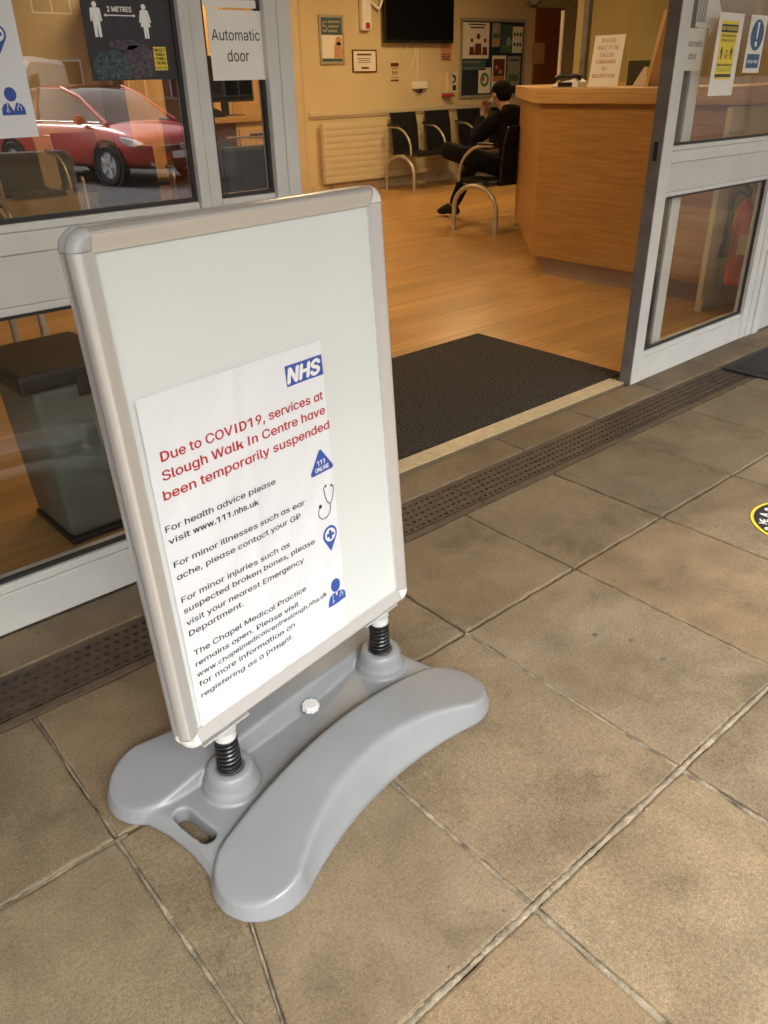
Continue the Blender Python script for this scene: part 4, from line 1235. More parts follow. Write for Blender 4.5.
# fire extinguisher
t = thing('fire_extinguisher', 'red fire extinguisher with black horn behind the lower right door glass', 'extinguisher', (4.43, 2.17, .185), R(-45)); t.scale = (.83, .83, .83)
MB().lathe([(.0, .0), (.052, .0), (.057, .012), (.057, .44), (.050, .485), (.030, .515), (.018, .53), (.018, .545), (0, .545)], (0, 0, 0), 28).build('cylinder', M['red_ext'], t, smooth=40)
MB().box(-.015, .015, -.02, .02, .545, .60, .004).tube([(0, .0, .60), (-.035, -.05, .628), (-.05, -.08, .620)], .008, 8).tube([(0, 0, .58), (-.03, -.05, .585), (-.05, -.08, .575)], .007, 8).build('valve', M['black_plastic'], t, smooth=50)
MB().tube([(-.015, 0, .58), (-.07, -.015, .585), (-.095, -.02, .55), (-.1, -.02, .44)], .009, 10).build('hose', M['black_plastic'], t, smooth=True)
MB().tube([(-.1, -.02, .46), (-.1, -.02, .38), (-.102, -.02, .18)], [.018, .022, .036], 16).build('horn', M['black_plastic'], t, smooth=40)
MB().box(-.03, .03, -.0605, -.0575, .20, .33).build('instruction_label', M['paper_plain'], t)
MB().box(-.01, .032, -.0620, -.0607, .12, .19).build('warning_label', M['ink_red'], t)
MB().box(-.03, .03, .056, .098, .30, .34).build('wall_bracket', M['black_plastic'], t)

# ------------------------------------------------------------------ waiting room benches
def make_bench(n, label, loc, rotz):
    t = thing('waiting_bench', label, 'bench', loc, rotz, 'linked waiting seats')
    pitch = .588
    def arch(x):
        pts = [(x, -.255, .0)]
        for k in range(15):
            a = PI - PI * k / 14
            pts.append((x, .255 * math.cos(a) * 1.0, .20 + .195 * math.sin(a)))
        pts.append((x, .255, 0))
        MB().tube(pts, .021, 12).build('arch_leg', M['chair_metal'], t, smooth=60)
    def arm(x):
        pts = [(x, -.205, .42), (x, -.20, .47)]
        for k in range(1, 13):
            a = PI - (PI / 2) * k / 12
            pts.append((x, .10 + .30 * math.cos(a), .47 + .25 * math.sin(a)))
        pts.append((x, .19, .722))
        MB().tube(pts, .013, 10).build('armrest', M['chair_metal'], t, smooth=60)
        p = MB().box(x - .024, x + .024, .02, .21, .728, .746, .007).build('arm_pad', M['black_plastic'], t)
    for i in range(n + 1): arm(.0 + i * pitch)
    arch(0.0); arch(n * pitch)
    MB().box(-.01, n * pitch + .01, -.03, .03, .375, .415, .004).build('beam', M['chair_metal'], t)
    for i in range(n):
        cx = .294 + i * pitch
        mb = MB()
        pr = [(-.25, .425), (-.24, .445), (-.05, .435), (.16, .428), (.20, .44)]
        mb.prism([(a, b) for a, b in pr] + [(a, b - .028) for a, b in pr[::-1]], cx - .235, cx + .235, 'x', .006); mb.build('seat', M['chair_black'], t)
        mb = MB()
        pr = [(.195, .40), (.205, .55), (.225, .72), (.265, .868)]
        mb.prism([(a, b) for a, b in pr] + [(a + .024, b) for a, b in pr[::-1]], cx - .212, cx + .212, 'x', .006); mb.build('backrest', M['chair_black'], t)
        MB().box(cx - .2, cx + .2, -.24, -.20, .385, .40, .003).build('bracket', M['chair_metal'], t)
    return t
make_bench(4, 'black waiting seats with arched grey legs against the radiator wall', (7.10, 7.97, 0), 0)
make_bench(2, 'black waiting seats the seated person uses, beside the counter', (5.49 + 2 * .588, 5.17, 0), PI)
make_bench(3, 'black waiting seats seen through the window below the blue icon notice', (2.22, 7.75, 0), 0)
make_bench(2, 'black waiting seats beside the bin, seen through the lower pane', (.06, 4.30, 0), 0)
make_bench(2, 'black waiting seats behind the reflected car in the left window', (2.15, 5.55, 0), R(-20))

# ------------------------------------------------------------------ seated person
def skin_figure(joints, edges, root, sub=2):
    names = list(joints)
    me = bpy.data.meshes.new('body')
    me.from_pydata([joints[n][0] for n in names], [(names.index(a), names.index(b)) for a, b in edges], [])
    o = link(bpy.data.objects.new('body', me))
    sk = o.modifiers.new('s', 'SKIN'); sk.use_smooth_shade = True; sk.branch_smoothing = .4
    lay_ = me.skin_vertices[0].data
    for i, n in enumerate(names):
        r = joints[n][1]; lay_[i].radius = r if isinstance(r, tuple) else (r, r)
        lay_[i].use_root = (n == root)
    ss = o.modifiers.new('u', 'SUBSURF'); ss.levels = sub; ss.render_levels = sub
    bpy.context.view_layer.update()
    m2 = evaluated_mesh(o)
    bpy.data.objects.remove(o)
    m2.polygons.foreach_set('use_smooth', [True] * len(m2.polygons))
    return m2
PE = thing('person', 'person in black clothes sitting cross-legged, hand raised to the face, beside the counter', 'person', (5.91, 5.10, 0))
J = {
 'pelvis': ((0, .0, .53), .115), 'waist': ((0, -.03, .70), .115), 'chest': ((0, .04, .87), (.165, .125)), 'neck0': ((0, .12, .975), .065), 'neck': ((0, .155, 1.015), .052),
 'jaw': ((0, .215, 1.045), (.060, .068)), 'skull': ((0, .20, 1.11), (.072, .088)), 'crown': ((0, .185, 1.165), (.058, .07)),
 'shL': ((-.17, .06, .93), .062), 'elL': ((-.20, .31, .735), .045), 'wrL': ((-.085, .325, .935), .028), 'paL': ((-.06, .325, .985), (.034, .018)),
 'shR': ((.17, .06, .93), .062), 'elR': ((.20, .33, .725), .045), 'wrR': ((.075, .37, .905), .028), 'paR': ((.05, .37, .96), (.034, .018)),
 'hpL': ((-.09, .05, .52), .088), 'knL': ((-.29, .60, .66), .066), 'anL': ((.14, .68, .60), .040), 'toL': ((.25, .76, .60), .034),
 'hpR': ((.09, .05, .52), .088), 'knR': ((.12, .62, .515), .066), 'anR': ((.10, .86, .10), .042), 'toR': ((.10, 1.04, .05), .036),
}
E_ = [('pelvis', 'waist'), ('waist', 'chest'), ('chest', 'neck0'), ('neck0', 'neck'), ('neck', 'jaw'), ('jaw', 'skull'), ('skull', 'crown'),
      ('chest', 'shL'), ('shL', 'elL'), ('elL', 'wrL'), ('wrL', 'paL'), ('chest', 'shR'), ('shR', 'elR'), ('elR', 'wrR'), ('wrR', 'paR'),
      ('pelvis', 'hpL'), ('hpL', 'knL'), ('knL', 'anL'), ('anL', 'toL'), ('pelvis', 'hpR'), ('hpR', 'knR'), ('knR', 'anR'), ('anR', 'toR')]
JB = {k: (Vector(v[0]), v[1]) for k, v in J.items()}
EB = list(E_)
for s, sg in (('L', 1), ('R', -1)):
    p = Vector(J['pa' + s][0])
    for q in range(4):
        dx = (q - 1.5) * .019
        l = (.030, .034, .032, .026)[q]
        a, b = 'f%s%da' % (s, q), 'f%s%db' % (s, q)
        JB[a] = (p + Vector((dx, .012, .040)), .009); JB[b] = (p + Vector((dx * .9 , -.012, .045 + l)), .0075)
        EB += [('pa' + s, a), (a, b)]
    JB['t' + s] = (p + Vector((sg * .036, -.018, .012)), .010); JB['u' + s] = (p + Vector((sg * .040, -.045, .035)), .008)
    EB += [('pa' + s, 't' + s), ('t' + s, 'u' + s)]
for k in JB:
    if k[:2] in ('sh', 'el', 'wr', 'hp', 'kn', 'an', 'to') or k in ('pelvis', 'waist', 'chest'):
        r = JB[k][1]; JB[k] = (JB[k][0], tuple(x * .72 for x in r) if isinstance(r, tuple) else r * (.72 if k[:2] in ('sh', 'hp', 'pe', 'wa', 'ch') else .86))
bm_ = skin_figure({k: (tuple(v[0]), v[1]) for k, v in JB.items()}, EB, 'pelvis', 1)
bm_.materials.clear(); bm_.materials.append(M['skin']); bm_.name = 'body'
link(bpy.data.objects.new('body', bm_), PE)
jk = {k: J[k] for k in ('pelvis', 'waist', 'chest', 'neck0', 'shL', 'elL', 'wrL', 'shR', 'elR', 'wrR')}
jk = {k: (v[0], (tuple(x * 1.22 for x in v[1]) if isinstance(v[1], tuple) else v[1] * 1.45)) for k, v in jk.items()}
jm = skin_figure(jk, [e for e in E_ if e[0] in jk and e[1] in jk], 'pelvis'); jm.materials.clear(); jm.materials.append(M['jacket']); jm.name = 'jacket'
link(bpy.data.objects.new('jacket', jm), PE)
tk = {k: J[k] for k in ('pelvis', 'waist', 'hpL', 'knL', 'anL', 'hpR', 'knR', 'anR')}
tk = {k: (v[0], v[1] * (1.2 if k[:2] != 'an' else 1.35)) for k, v in tk.items()}; tk['waist'] = ((0, -.02, .62), .12)
tm = skin_figure(tk, [e for e in E_ if e[0] in tk and e[1] in tk], 'pelvis'); tm.materials.clear(); tm.materials.append(M['trousers']); tm.name = 'trousers'
link(bpy.data.objects.new('trousers', tm), PE)
for s in 'LR':
    a, b = Vector(J['an' + s][0]), Vector(J['to' + s][0])
    dd = (b - a); dd.normalize()
    if s == 'R':
        sm = MB().tube([a + Vector((0, -.07, -.05)), a + Vector((0, -.03, -.02)), a + Vector((0, .06, -.02)), a + Vector((0, .14, -.045)), a + Vector((0, .20, -.062))], [.030, .050, .050, .040, .022], 14)
    else:
        sm = MB().tube([a + dd * -.05, a, a + dd * .07, a + dd * .15, a + dd * .20], [.034, .050, .048, .040, .024], 14)
    sm.build('shoe', M['shoe'], PE, smooth=60)
mb = MB(); bmesh.ops.create_icosphere(mb.bm, subdivisions=3, radius=1)
for v in mb.bm.verts:
    q = v.co.copy(); k = 1 + .03 * math.sin(9 * q.x + 5 * q.z)
    lo = -.85 if q.y < -.25 else (-.25 if q.y < .35 else .30)
    v.co = Vector((q.x * .086 * k, .185 + q.y * .098 * k, 1.118 + max(q.z, lo) * .094 * k))
mb.build('hair', M['hair'], PE, smooth=True)
mb = MB(); bmesh.ops.create_icosphere(mb.bm, subdivisions=3, radius=1)
for v in mb.bm.verts:
    q = v.co; v.co = Vector((q.x * .054, .258 + q.y * .034, 1.050 + q.z * .038))
mb.build('face_mask', M['mask'], PE, smooth=True)
for sx in (-1, 1):
    MB().lathe([(0, -.012), (.016, -.010), (.022, 0), (.016, .010), (0, .012)], (sx * .083, .195, 1.092), 14, 'x').build('ear', M['skin'], PE, smooth=True)
    MB().lathe([(0, -.006), (.009, 0), (0, .006)], (sx * .030, .286, 1.112), 10, 'y').build('eye', M['ink_black'], PE, smooth=True)

# ------------------------------------------------------------------ back wall furniture
yw = YB - .001
t = thing('radiator', 'long cream panel radiator with horizontal ribs under the dado rail', 'radiator', (6.19, yw - .11, .13))
mb = MB(); mb.box(0, 1.75, .02, .07, 0, .66, .004)
for k in range(9): mb.box(.0, 1.75, .012, .0195, .003 + k * .0733, .0755 + k * .0733, .003)
mb.build('panel', M['rad'], t, smooth=30)
MB().box(.2, .25, .07, .11, .1, .5).box(1.5, 1.55, .07, .11, .1, .5).build('bracket', M['rad'], t)
MB().tube([(.12, .045, -.0), (.12, .045, -.128)], .011, 10).build('pipe', M['chrome'], t)
def framed(name, label, x0, x1, z0, z1, fr, mat_fr, mat_in, cat='picture', dep=.018):
    t = thing(name, label, cat, (x0, yw, z0))
    w, h = x1 - x0, z1 - z0
    MB().box(0, w, -dep, 0, 0, fr, .002).box(0, w, -dep, 0, h - fr, h, .002).box(0, fr, -dep, 0, fr + .0005, h - fr - .0005, .002).box(w - fr, w, -dep, 0, fr + .0005, h - fr - .0005, .002).build('frame', mat_fr, t)
    MB().box(fr + .0003, w - fr - .0003, -dep * .6, -.001, fr + .0003, h - fr - .0003).build('backing', mat_in, t)
    return t, w, h, -dep * .6 - .001
M['teal'] = pm('printed_teal', (.05, .10, .115), .5, noise=(20, .15)); M['peach'] = pm('printed_peach', (.55, .28, .16), .5, noise=(30, .2)); M['ink_brown'] = pm('printed_brown', (.12, .03, .015), .5, noise=(40, .3))
M['green'] = pm('printed_green', (.08, .17, .06), .5, noise=(40, .3)); M['orange'] = pm('printed_orange', (.48, .16, .03), .5, noise=(30, .25)); M['greyp'] = pm('printed_grey', (.30, .30, .27), .5, noise=(30, .2))
t, w, h, yo = framed('framed_poster', 'narrow framed teal and peach poster on the back wall at the left', 6.27, 6.62, 1.40, 1.89, .025, M['chair_metal'], M['paper_plain'], 'poster')
mb = MB(); rect(mb, .028, w - .028, h * .60, h - .028, yo); rect(mb, .028, w - .028, .028, .06, yo); mb.build('dark_field', M['teal'], t)
mb = MB(); text_into(mb, '5', .05, h * .66, height=.10, bold=.02, yo=yo - .001)
for k in range(3): rect(mb, .13, .30 - .02 * k, h * .84 - k * .045, h * .84 + .022 - k * .045, yo - .001)
mb.build('lettering', M['greyp'], t)
mb = MB(); disc(mb, .27, .235, .045, yo); flat(mb, [(.20, .065), (.32, .065), (.32, .20), (.27, .23), (.21, .19)], yo); mb.build('printed_figure', M['peach'], t)
t, w, h, yo = framed('framed_notice', 'square white framed notice on the back wall between poster and television', 6.74, 7.11, 1.315, 1.55, .012, M['ink_brown'], M['paper_plain'], 'notice')
mb = MB(); rect(mb, .07, .29, h - .06, h - .042, yo); rect(mb, .07, .28, h - .095, h - .088, yo); rect(mb, .09, .26, h - .115, h - .108, yo); rect(mb, .07, .28, h - .135, h - .128, yo); rect(mb, .13, .25, .035, .055, yo); mb.build('printed_lines', M['ink_brown'], t)
t = thing('wall_notice', 'narrow yellow and dark notice on the back wall under the television', 'notice', (7.32, yw, 1.155))
MB().box(0, .18, -.001, 0, 0, .29).build('sheet', M['wall_in'], t)
mb = MB(); rect(mb, .025, .155, .215, .255, -.0015); rect(mb, .025, .155, .055, .075, -.0015); rect(mb, .04, .14, .19, .198, -.0015); rect(mb, .03, .15, .095, .10, -.0015)
for k in range(3): rect(mb, .05 + k * .032, .065 + k * .032, .13, .165, -.0015)
mb.build('printed_bars', M['ink_brown'], t)
t = thing('television', 'large black television high on the back wall', 'television', (7.19, yw - .09, 1.62))
MB().box(0, 1.15, 0, .045, 0, .70, .006).build('housing', M['black_plastic'], t)
MB().box(.02, 1.13, -.003, -.0005, .03, .68).build('screen', M['screen_black'], t)
MB().box(.45, .75, .046, .088, .2, .5).build('bracket', M['black_plastic'], t)
mb = MB().tube([(.42, .06, .0), (.38, .085, -.12), (.42, .085, -.22), (.50, .085, -.25), (.55, .085, -.15), (.56, .07, -.0)], .006, 8)
mb.tube([(.60, .085, 0), (.60, .085, -.43)], .007, 8); mb.build('cable', M['ink_white'], t, smooth=True)
t = thing('socket_box', 'small white socket box below the television cable', 'socket', (7.70, yw, 1.09))
MB().box(0, .22, -.055, 0, .03, .11, .006).build('cover', M['ink_white'], t)
mb = MB()
for k in range(3): mb.tube([(.05 + k * .05, -.03, .03), (.06 + k * .03, -.035, -.02), (.10 + k * .02, -.03, .0), (.13, -.03, .03)], .005, 6)
mb.build('cable', M['black_plastic'], t, smooth=True)
t = thing('gel_dispenser', 'white hand gel dispenser with red tray on the back wall', 'dispenser', (8.22, yw, 1.05))
MB().box(0, .12, -.10, 0, .0, .25, .02).build('case', M['skirt'], t)
MB().box(.0, .13, -.115, -.0, -.035, -.002, .006).build('drip_tray', M['ink_red'], t)
t = thing('wall_notice', 'small white notice with a dark round symbol beside the gel dispenser', 'notice', (8.37, yw, 1.07))
MB().box(0, .13, -.001, 0, 0, .22).build('sheet', M['paper_plain'], t)
mb = MB(); disc(mb, .065, .15, .052, -.0015); rect(mb, .012, .118, .015, .08, -.0015); mb.build('printed_symbol', M['ink_black'], t)
mb = MB(); disc(mb, .065, .145, .022, -.002); mb.build('white_symbol', M['ink_white'], t)
t = thing('wall_notice', 'small orange notice on the back wall between television and noticeboard', 'notice', (8.20, yw, 1.42))
MB().box(0, .19, -.001, 0, 0, .20).build('sheet', M['peach'], t)
mb = MB(); rect(mb, .02, .17, .05, .06, -.0015); rect(mb, .02, .17, .075, .085, -.0015); rect(mb, .03, .16, .02, .035, -.0015); mb.build('printed_lines', M['ink_brown'], t)
t, w, h, yo = framed('noticeboard', 'navy noticeboard in a grey frame with pinned leaflets behind the seated person', 8.54, 9.82, .985, 1.91, .035, M['chair_metal'], M['navy'], 'noticeboard')
def leaflet(label, x0, x1, z0, z1, base, prints):
    l = thing('leaflet', label, 'leaflet', (8.54 + x0, yw + yo - .0005, .985 + z0), 0, 'leaflets pinned on the noticeboard')
    MB().box(0, x1 - x0, -.001, 0, 0, z1 - z0).build('sheet', base, l)
    for mname, fn in prints:
        mb = MB(); fn(mb); mb.build('print', M[mname], l)
def lf1(mb):
    for cx, r in ((.17, .05), (.29, .07), (.42, .05)):
        disc(mb, cx, .10 + r * 2.2, r * .5, -.0015, 14); flat(mb, [(cx - r, .04), (cx + r, .04), (cx + r * .8, .04 + r * 1.9), (cx - r * .8, .04 + r * 1.9)], -.0015)
def lf1b(mb):
    rect(mb, .10, .42, .38, .395, -.0015); rect(mb, .13, .40, .345, .36, -.0015)
leaflet('large cream leaflet with small figures at the top left of the noticeboard', .045, .545, .465, .875, M['paper_plain'], [('ink_brown', lf1), ('ink_black', lf1b)])
leaflet('dark grey leaflet with pale bars below the large cream one', .045, .49, .33, .455, M['teal'], [('greyp', lambda mb: (rect(mb, .02, .35, .09, .1, -.0015), rect(mb, .02, .40, .02, .03, -.0015)))])
leaflet('small white leaflet with a green ring at the bottom of the noticeboard', .36, .60, .055, .36, M['paper_plain'], [('green', lambda mb: ring(mb, .12, .16, .05, .085, -.0015, n=20)), ('orange', lambda mb: disc(mb, .10, .17, .03, -.0015))])
leaflet('narrow grey green leaflet at the top middle of the noticeboard', .60, .76, .60, .875, M['greyp'], [('peach', lambda mb: rect(mb, .02, .14, .02, .08, -.0015)), ('green', lambda mb: rect(mb, .02, .14, .1, .16, -.0015))])
leaflet('dark green leaflet with a pale disc near the top right of the noticeboard', .775, 1.0, .53, .86, M['teal'], [('greyp', lambda mb: disc(mb, .16, .13, .055, -.0015)), ('green', lambda mb: rect(mb, .02, .2, .02, .09, -.0015))])
def lf6(mb):
    for i in range(3):
        for j in range(2): disc(mb, .045 + i * .06, .10 + j * .12, .022, -.0015, 12)
leaflet('white leaflet with six dark dots at the top right of the noticeboard', 1.01, 1.22, .53, .84, M['paper_plain'], [('ink_black', lf6)])
leaflet('orange and brown leaflet with white border behind the person', .62, .90, .09, .50, M['paper_plain'], [('ink_brown', lambda mb: rect(mb, .025, .255, .16, .37, -.0015)), ('orange', lambda mb: rect(mb, .025, .255, .10, .155, -.0015)), ('peach', lambda mb: (disc(mb, .09, .27, .025, -.002), disc(mb, .17, .22, .03, -.002)))])
leaflet('pale green leaflet at the lower right of the noticeboard', .93, 1.20, .13, .49, M['greyp'], [('green', lambda mb: rect(mb, .03, .24, .06, .14, -.0015)), ('teal', lambda mb: rect(mb, .03, .24, .30, .33, -.0015))])
t = thing('pin_board', 'rust brown pin board on the back wall above the counter end', 'pinboard', (10.02, yw, 1.0))
MB().box(0, .62, -.02, -.0, 0, 1.06, .004).build('board', M['cork'], t)
tag(MB().box(9.98, 10.24, yw - .024, yw - .0225, 1.38, 1.64).build('pinned_note', M['peach']), 'pale note pinned on the rust brown pin board', 'note')
t = thing('wall_clock', 'round wall clock with shiny rim above the noticeboard', 'clock', (9.92, yw, 2.25))
MB().lathe([(.19, -.001), (.20, -.03), (.185, -.05), (.165, -.045), (.165, -.03), (.165, -.001), (.19, -.001)], (0, 0, 0), 36, 'y', False).build('rim', M['chrome'], t, smooth=40)
MB().lathe([(0, -.028), (.163, -.028), (.163, -.005), (0, -.005)], (0, 0, 0), 32, 'y').build('face', M['paper_plain'], t)
MB().box(-.006, .006, -.033, -.0295, -.01, .12).box(-.005, .08, -.034, -.0296, -.006, .006).build('hands', M['ink_black'], t)
t = thing('wall_sprayer', 'white wall mounted unit with red dot left of the television', 'dispenser', (6.86, yw, 1.74))
MB().box(0, .14, -.08, 0, 0, .45, .02).build('case', M['ink_white'], t)
MB().box(.04, .10, -.086, -.0805, .02, .08, .002).build('button', M['ink_red'], t)
MB().tube([(.14, -.03, .3), (.28, -.04, .22), (.34, -.04, .32), (.30, -.03, .5)], .02, 8).build('hose', M['ink_white'], t, smooth=True)

# desk area seen through the narrow pane
t = thing('office_desk', 'wooden office desk with drawers seen through the narrow pane', 'desk', (3.35, 5.55, 0), 0)
MB().box(-.3, .42, 0, .6, .985, 1.02, .004).build('desk_top', M['oak_top'], t)
mb = MB().box(.02, .40, .03, .58, .05, .984); mb.build('drawer_unit', M['oak_v'], t)
for k in range(3):
    MB().box(.035, .385, .012, .0295, .10 + k * .29, .36 + k * .29, .003).build('drawer', M['oak_v'], t)
    MB().box(.12, .30, .0, .0115, .30 + k * .29, .325 + k * .29, .003).build('handle', M['black_plastic'], t)
MB().box(-.29, -.26, .03, .58, 0, .984).build('side_panel', M['oak_v'], t)
t = thing('monitor', 'black computer monitor on the office desk behind the narrow pane', 'monitor', (3.52, 5.95, 1.0205))
MB().box(-.25, .25, -.02, .02, .09, .40, .006).build('housing', M['black_plastic'], t)
MB().box(-.23, .23, -.0225, -.0205, .11, .38).build('screen', M['screen_black'], t)
MB().box(-.025, .025, -.01, .03, .005, .12, .003).build('neck', M['black_plastic'], t)
MB().box(-.12, .12, -.08, .08, 0, .0045, .001).build('foot', M['black_plastic'], t)
t = thing('desk_phone', 'black desk phone on the left of the office desk', 'phone', (3.25, 5.75, 1.0205))
MB().prism([(-.1, 0), (.1, 0), (.1, .07), (-.1, .025)], -.09, .09, 'x', .004).build('body', M['black_plastic'], t)
MB().tube([(-.08, -.06, .06), (-.08, -.02, .075), (-.08, .05, .085), (-.08, .09, .08)], [.02, .014, .014, .02], 10).build('handset', M['black_plastic'], t, smooth=True)
t = thing('office_chair', 'black office chair in front of the office desk', 'chair', (3.02, 4.85, 0), R(170))
MB().box(-.20, .20, -.03, .03, .52, .88, .025).build('backrest', M['chair_black'], t)
MB().box(-.23, .23, -.46, -.02, .44, .50, .02).build('seat', M['chair_black'], t)
MB().tube([(0, -.23, .44), (0, -.23, .09)], .025, 12).build('column', M['chrome'], t)
for k in range(5):
    a = 2 * PI * k / 5 + .3
    l = MB().tube([(0, -.23, .09), (.26 * math.cos(a), -.23 + .26 * math.sin(a), .06)], [.022, .014], 8).build('leg', M['black_plastic'], t)
    MB().lathe([(0, -.012), (.024, -.012), (.024, .012), (0, .012)], (.26 * math.cos(a), -.23 + .26 * math.sin(a), .026), 12, 'x').build('caster', M['black_plastic'], l)
t = thing('handrail', 'thin metal handrail post beside the office chair', 'handrail', (3.25, 4.95, 0))
MB().tube([(0, 0, 0), (0, 0, 1.03)], .013, 10).build('post', M['chrome'], t, smooth=60)
MB().tube([(-.0, 0, .92), (-.34, .0, .925)], .007, 8).build('rail', M['chrome'], t, smooth=60)
MB().lathe([(0, 0), (.05, 0), (.05, .008), (0, .008)], (0, 0, 0), 20).build('foot', M['chrome'], t)
t = thing('cupboard', 'tall tan cupboard behind the narrow pane', 'cupboard', (4.35, 7.9, 0))
MB().box(-.75, .35, 0, .48, .06, 2.0, .004).build('carcass', M['oak_v'], t)
MB().box(-.74, -.205, -.018, -.001, .07, 1.99, .003).build('door', M['oak_v'], t); MB().box(-.195, .34, -.018, -.001, .07, 1.99, .003).build('door', M['oak_v'], t)
t = thing('column', 'brown interior column behind the large left window', 'column', (2.62, 4.9, 0))
MB().box(-.09, .09, -.09, .09, 0, ZC, .004).build('shaft', M['cork'], t)

# bin behind the lower left pane
t = thing('pedal_bin', 'grey bin with black lid behind the lower left pane', 'bin', (.72, 2.36, 0), R(2))
mb = MB()
layered(mb, [(.02, [(-.10, -.13), (.10, -.13), (.10, .15), (-.10, .15)]), (.50, [(-.125, -.155), (.125, -.155), (.125, .17), (-.125, .17)])])
bmesh.ops.bevel(mb.bm, geom=[e for e in mb.bm.edges], offset=.018, segments=3, affect='EDGES', profile=.5)
mb.build('body', M['bin'], t, smooth=40)
MB().box(-.16, .15, -.17, .19, .502, .56, .014).build('lid', M['black_plastic'], t)
MB().box(-.105, .105, -.135, .155, .0, .019, .003).build('foot', M['black_plastic'], t)
MB().box(-.006, .03, -.181, -.171, .47, .53, .003).build('latch', M['black_plastic'], t)

# ------------------------------------------------------------------ across the car park (seen in the window's reflection)
CZ = -.24
def loft(mb, secs):
    rings = [[mb.bm.verts.new(p) for p in s] for s in secs]
    n = len(rings[0])
    for a, b in zip(rings, rings[1:]):
        for i in range(n): mb.bm.faces.new((a[i], a[(i + 1) % n], b[(i + 1) % n], b[i]))
    mb.bm.faces.new(rings[0][::-1]); mb.bm.faces.new(rings[-1])
    bmesh.ops.recalc_face_normals(mb.bm, faces=mb.bm.faces[:])
def wheel(t, x, y, r=.325, side=1):
    w = bpy.data.objects.new('wheel', None); link(w, t); w.location = (x, y, r)
    MB().lathe([(r * .64, -.10), (r * .9, -.105), (r, -.08), (r, .08), (r * .9, .105), (r * .64, .10), (r * .64, -.10)], (0, 0, 0), 32, 'x', False).build('tyre', M['tyre'], w, smooth=40)
    mb = MB().lathe([(.0, -.07), (r * .62, -.07), (r * .66, -.09), (r * .66, .09), (r * .62, .07), (0, .07)], (0, 0, 0), 28, 'x')
    for k in range(5):
        a = 2 * PI * k / 5
        for sx in (-1, 1):
            mb.prism([(r * .12 * math.cos(a - 1.2), r * .12 * math.sin(a - 1.2)), (r * .6 * math.cos(a - .18), r * .6 * math.sin(a - .18)), (r * .6 * math.cos(a + .18), r * .6 * math.sin(a + .18)), (r * .12 * math.cos(a + 1.2), r * .12 * math.sin(a + 1.2))], min(sx * .071, sx * .095), max(sx * .071, sx * .095), 'x')
    mb.build('rim', M['rim'], w, smooth=30)
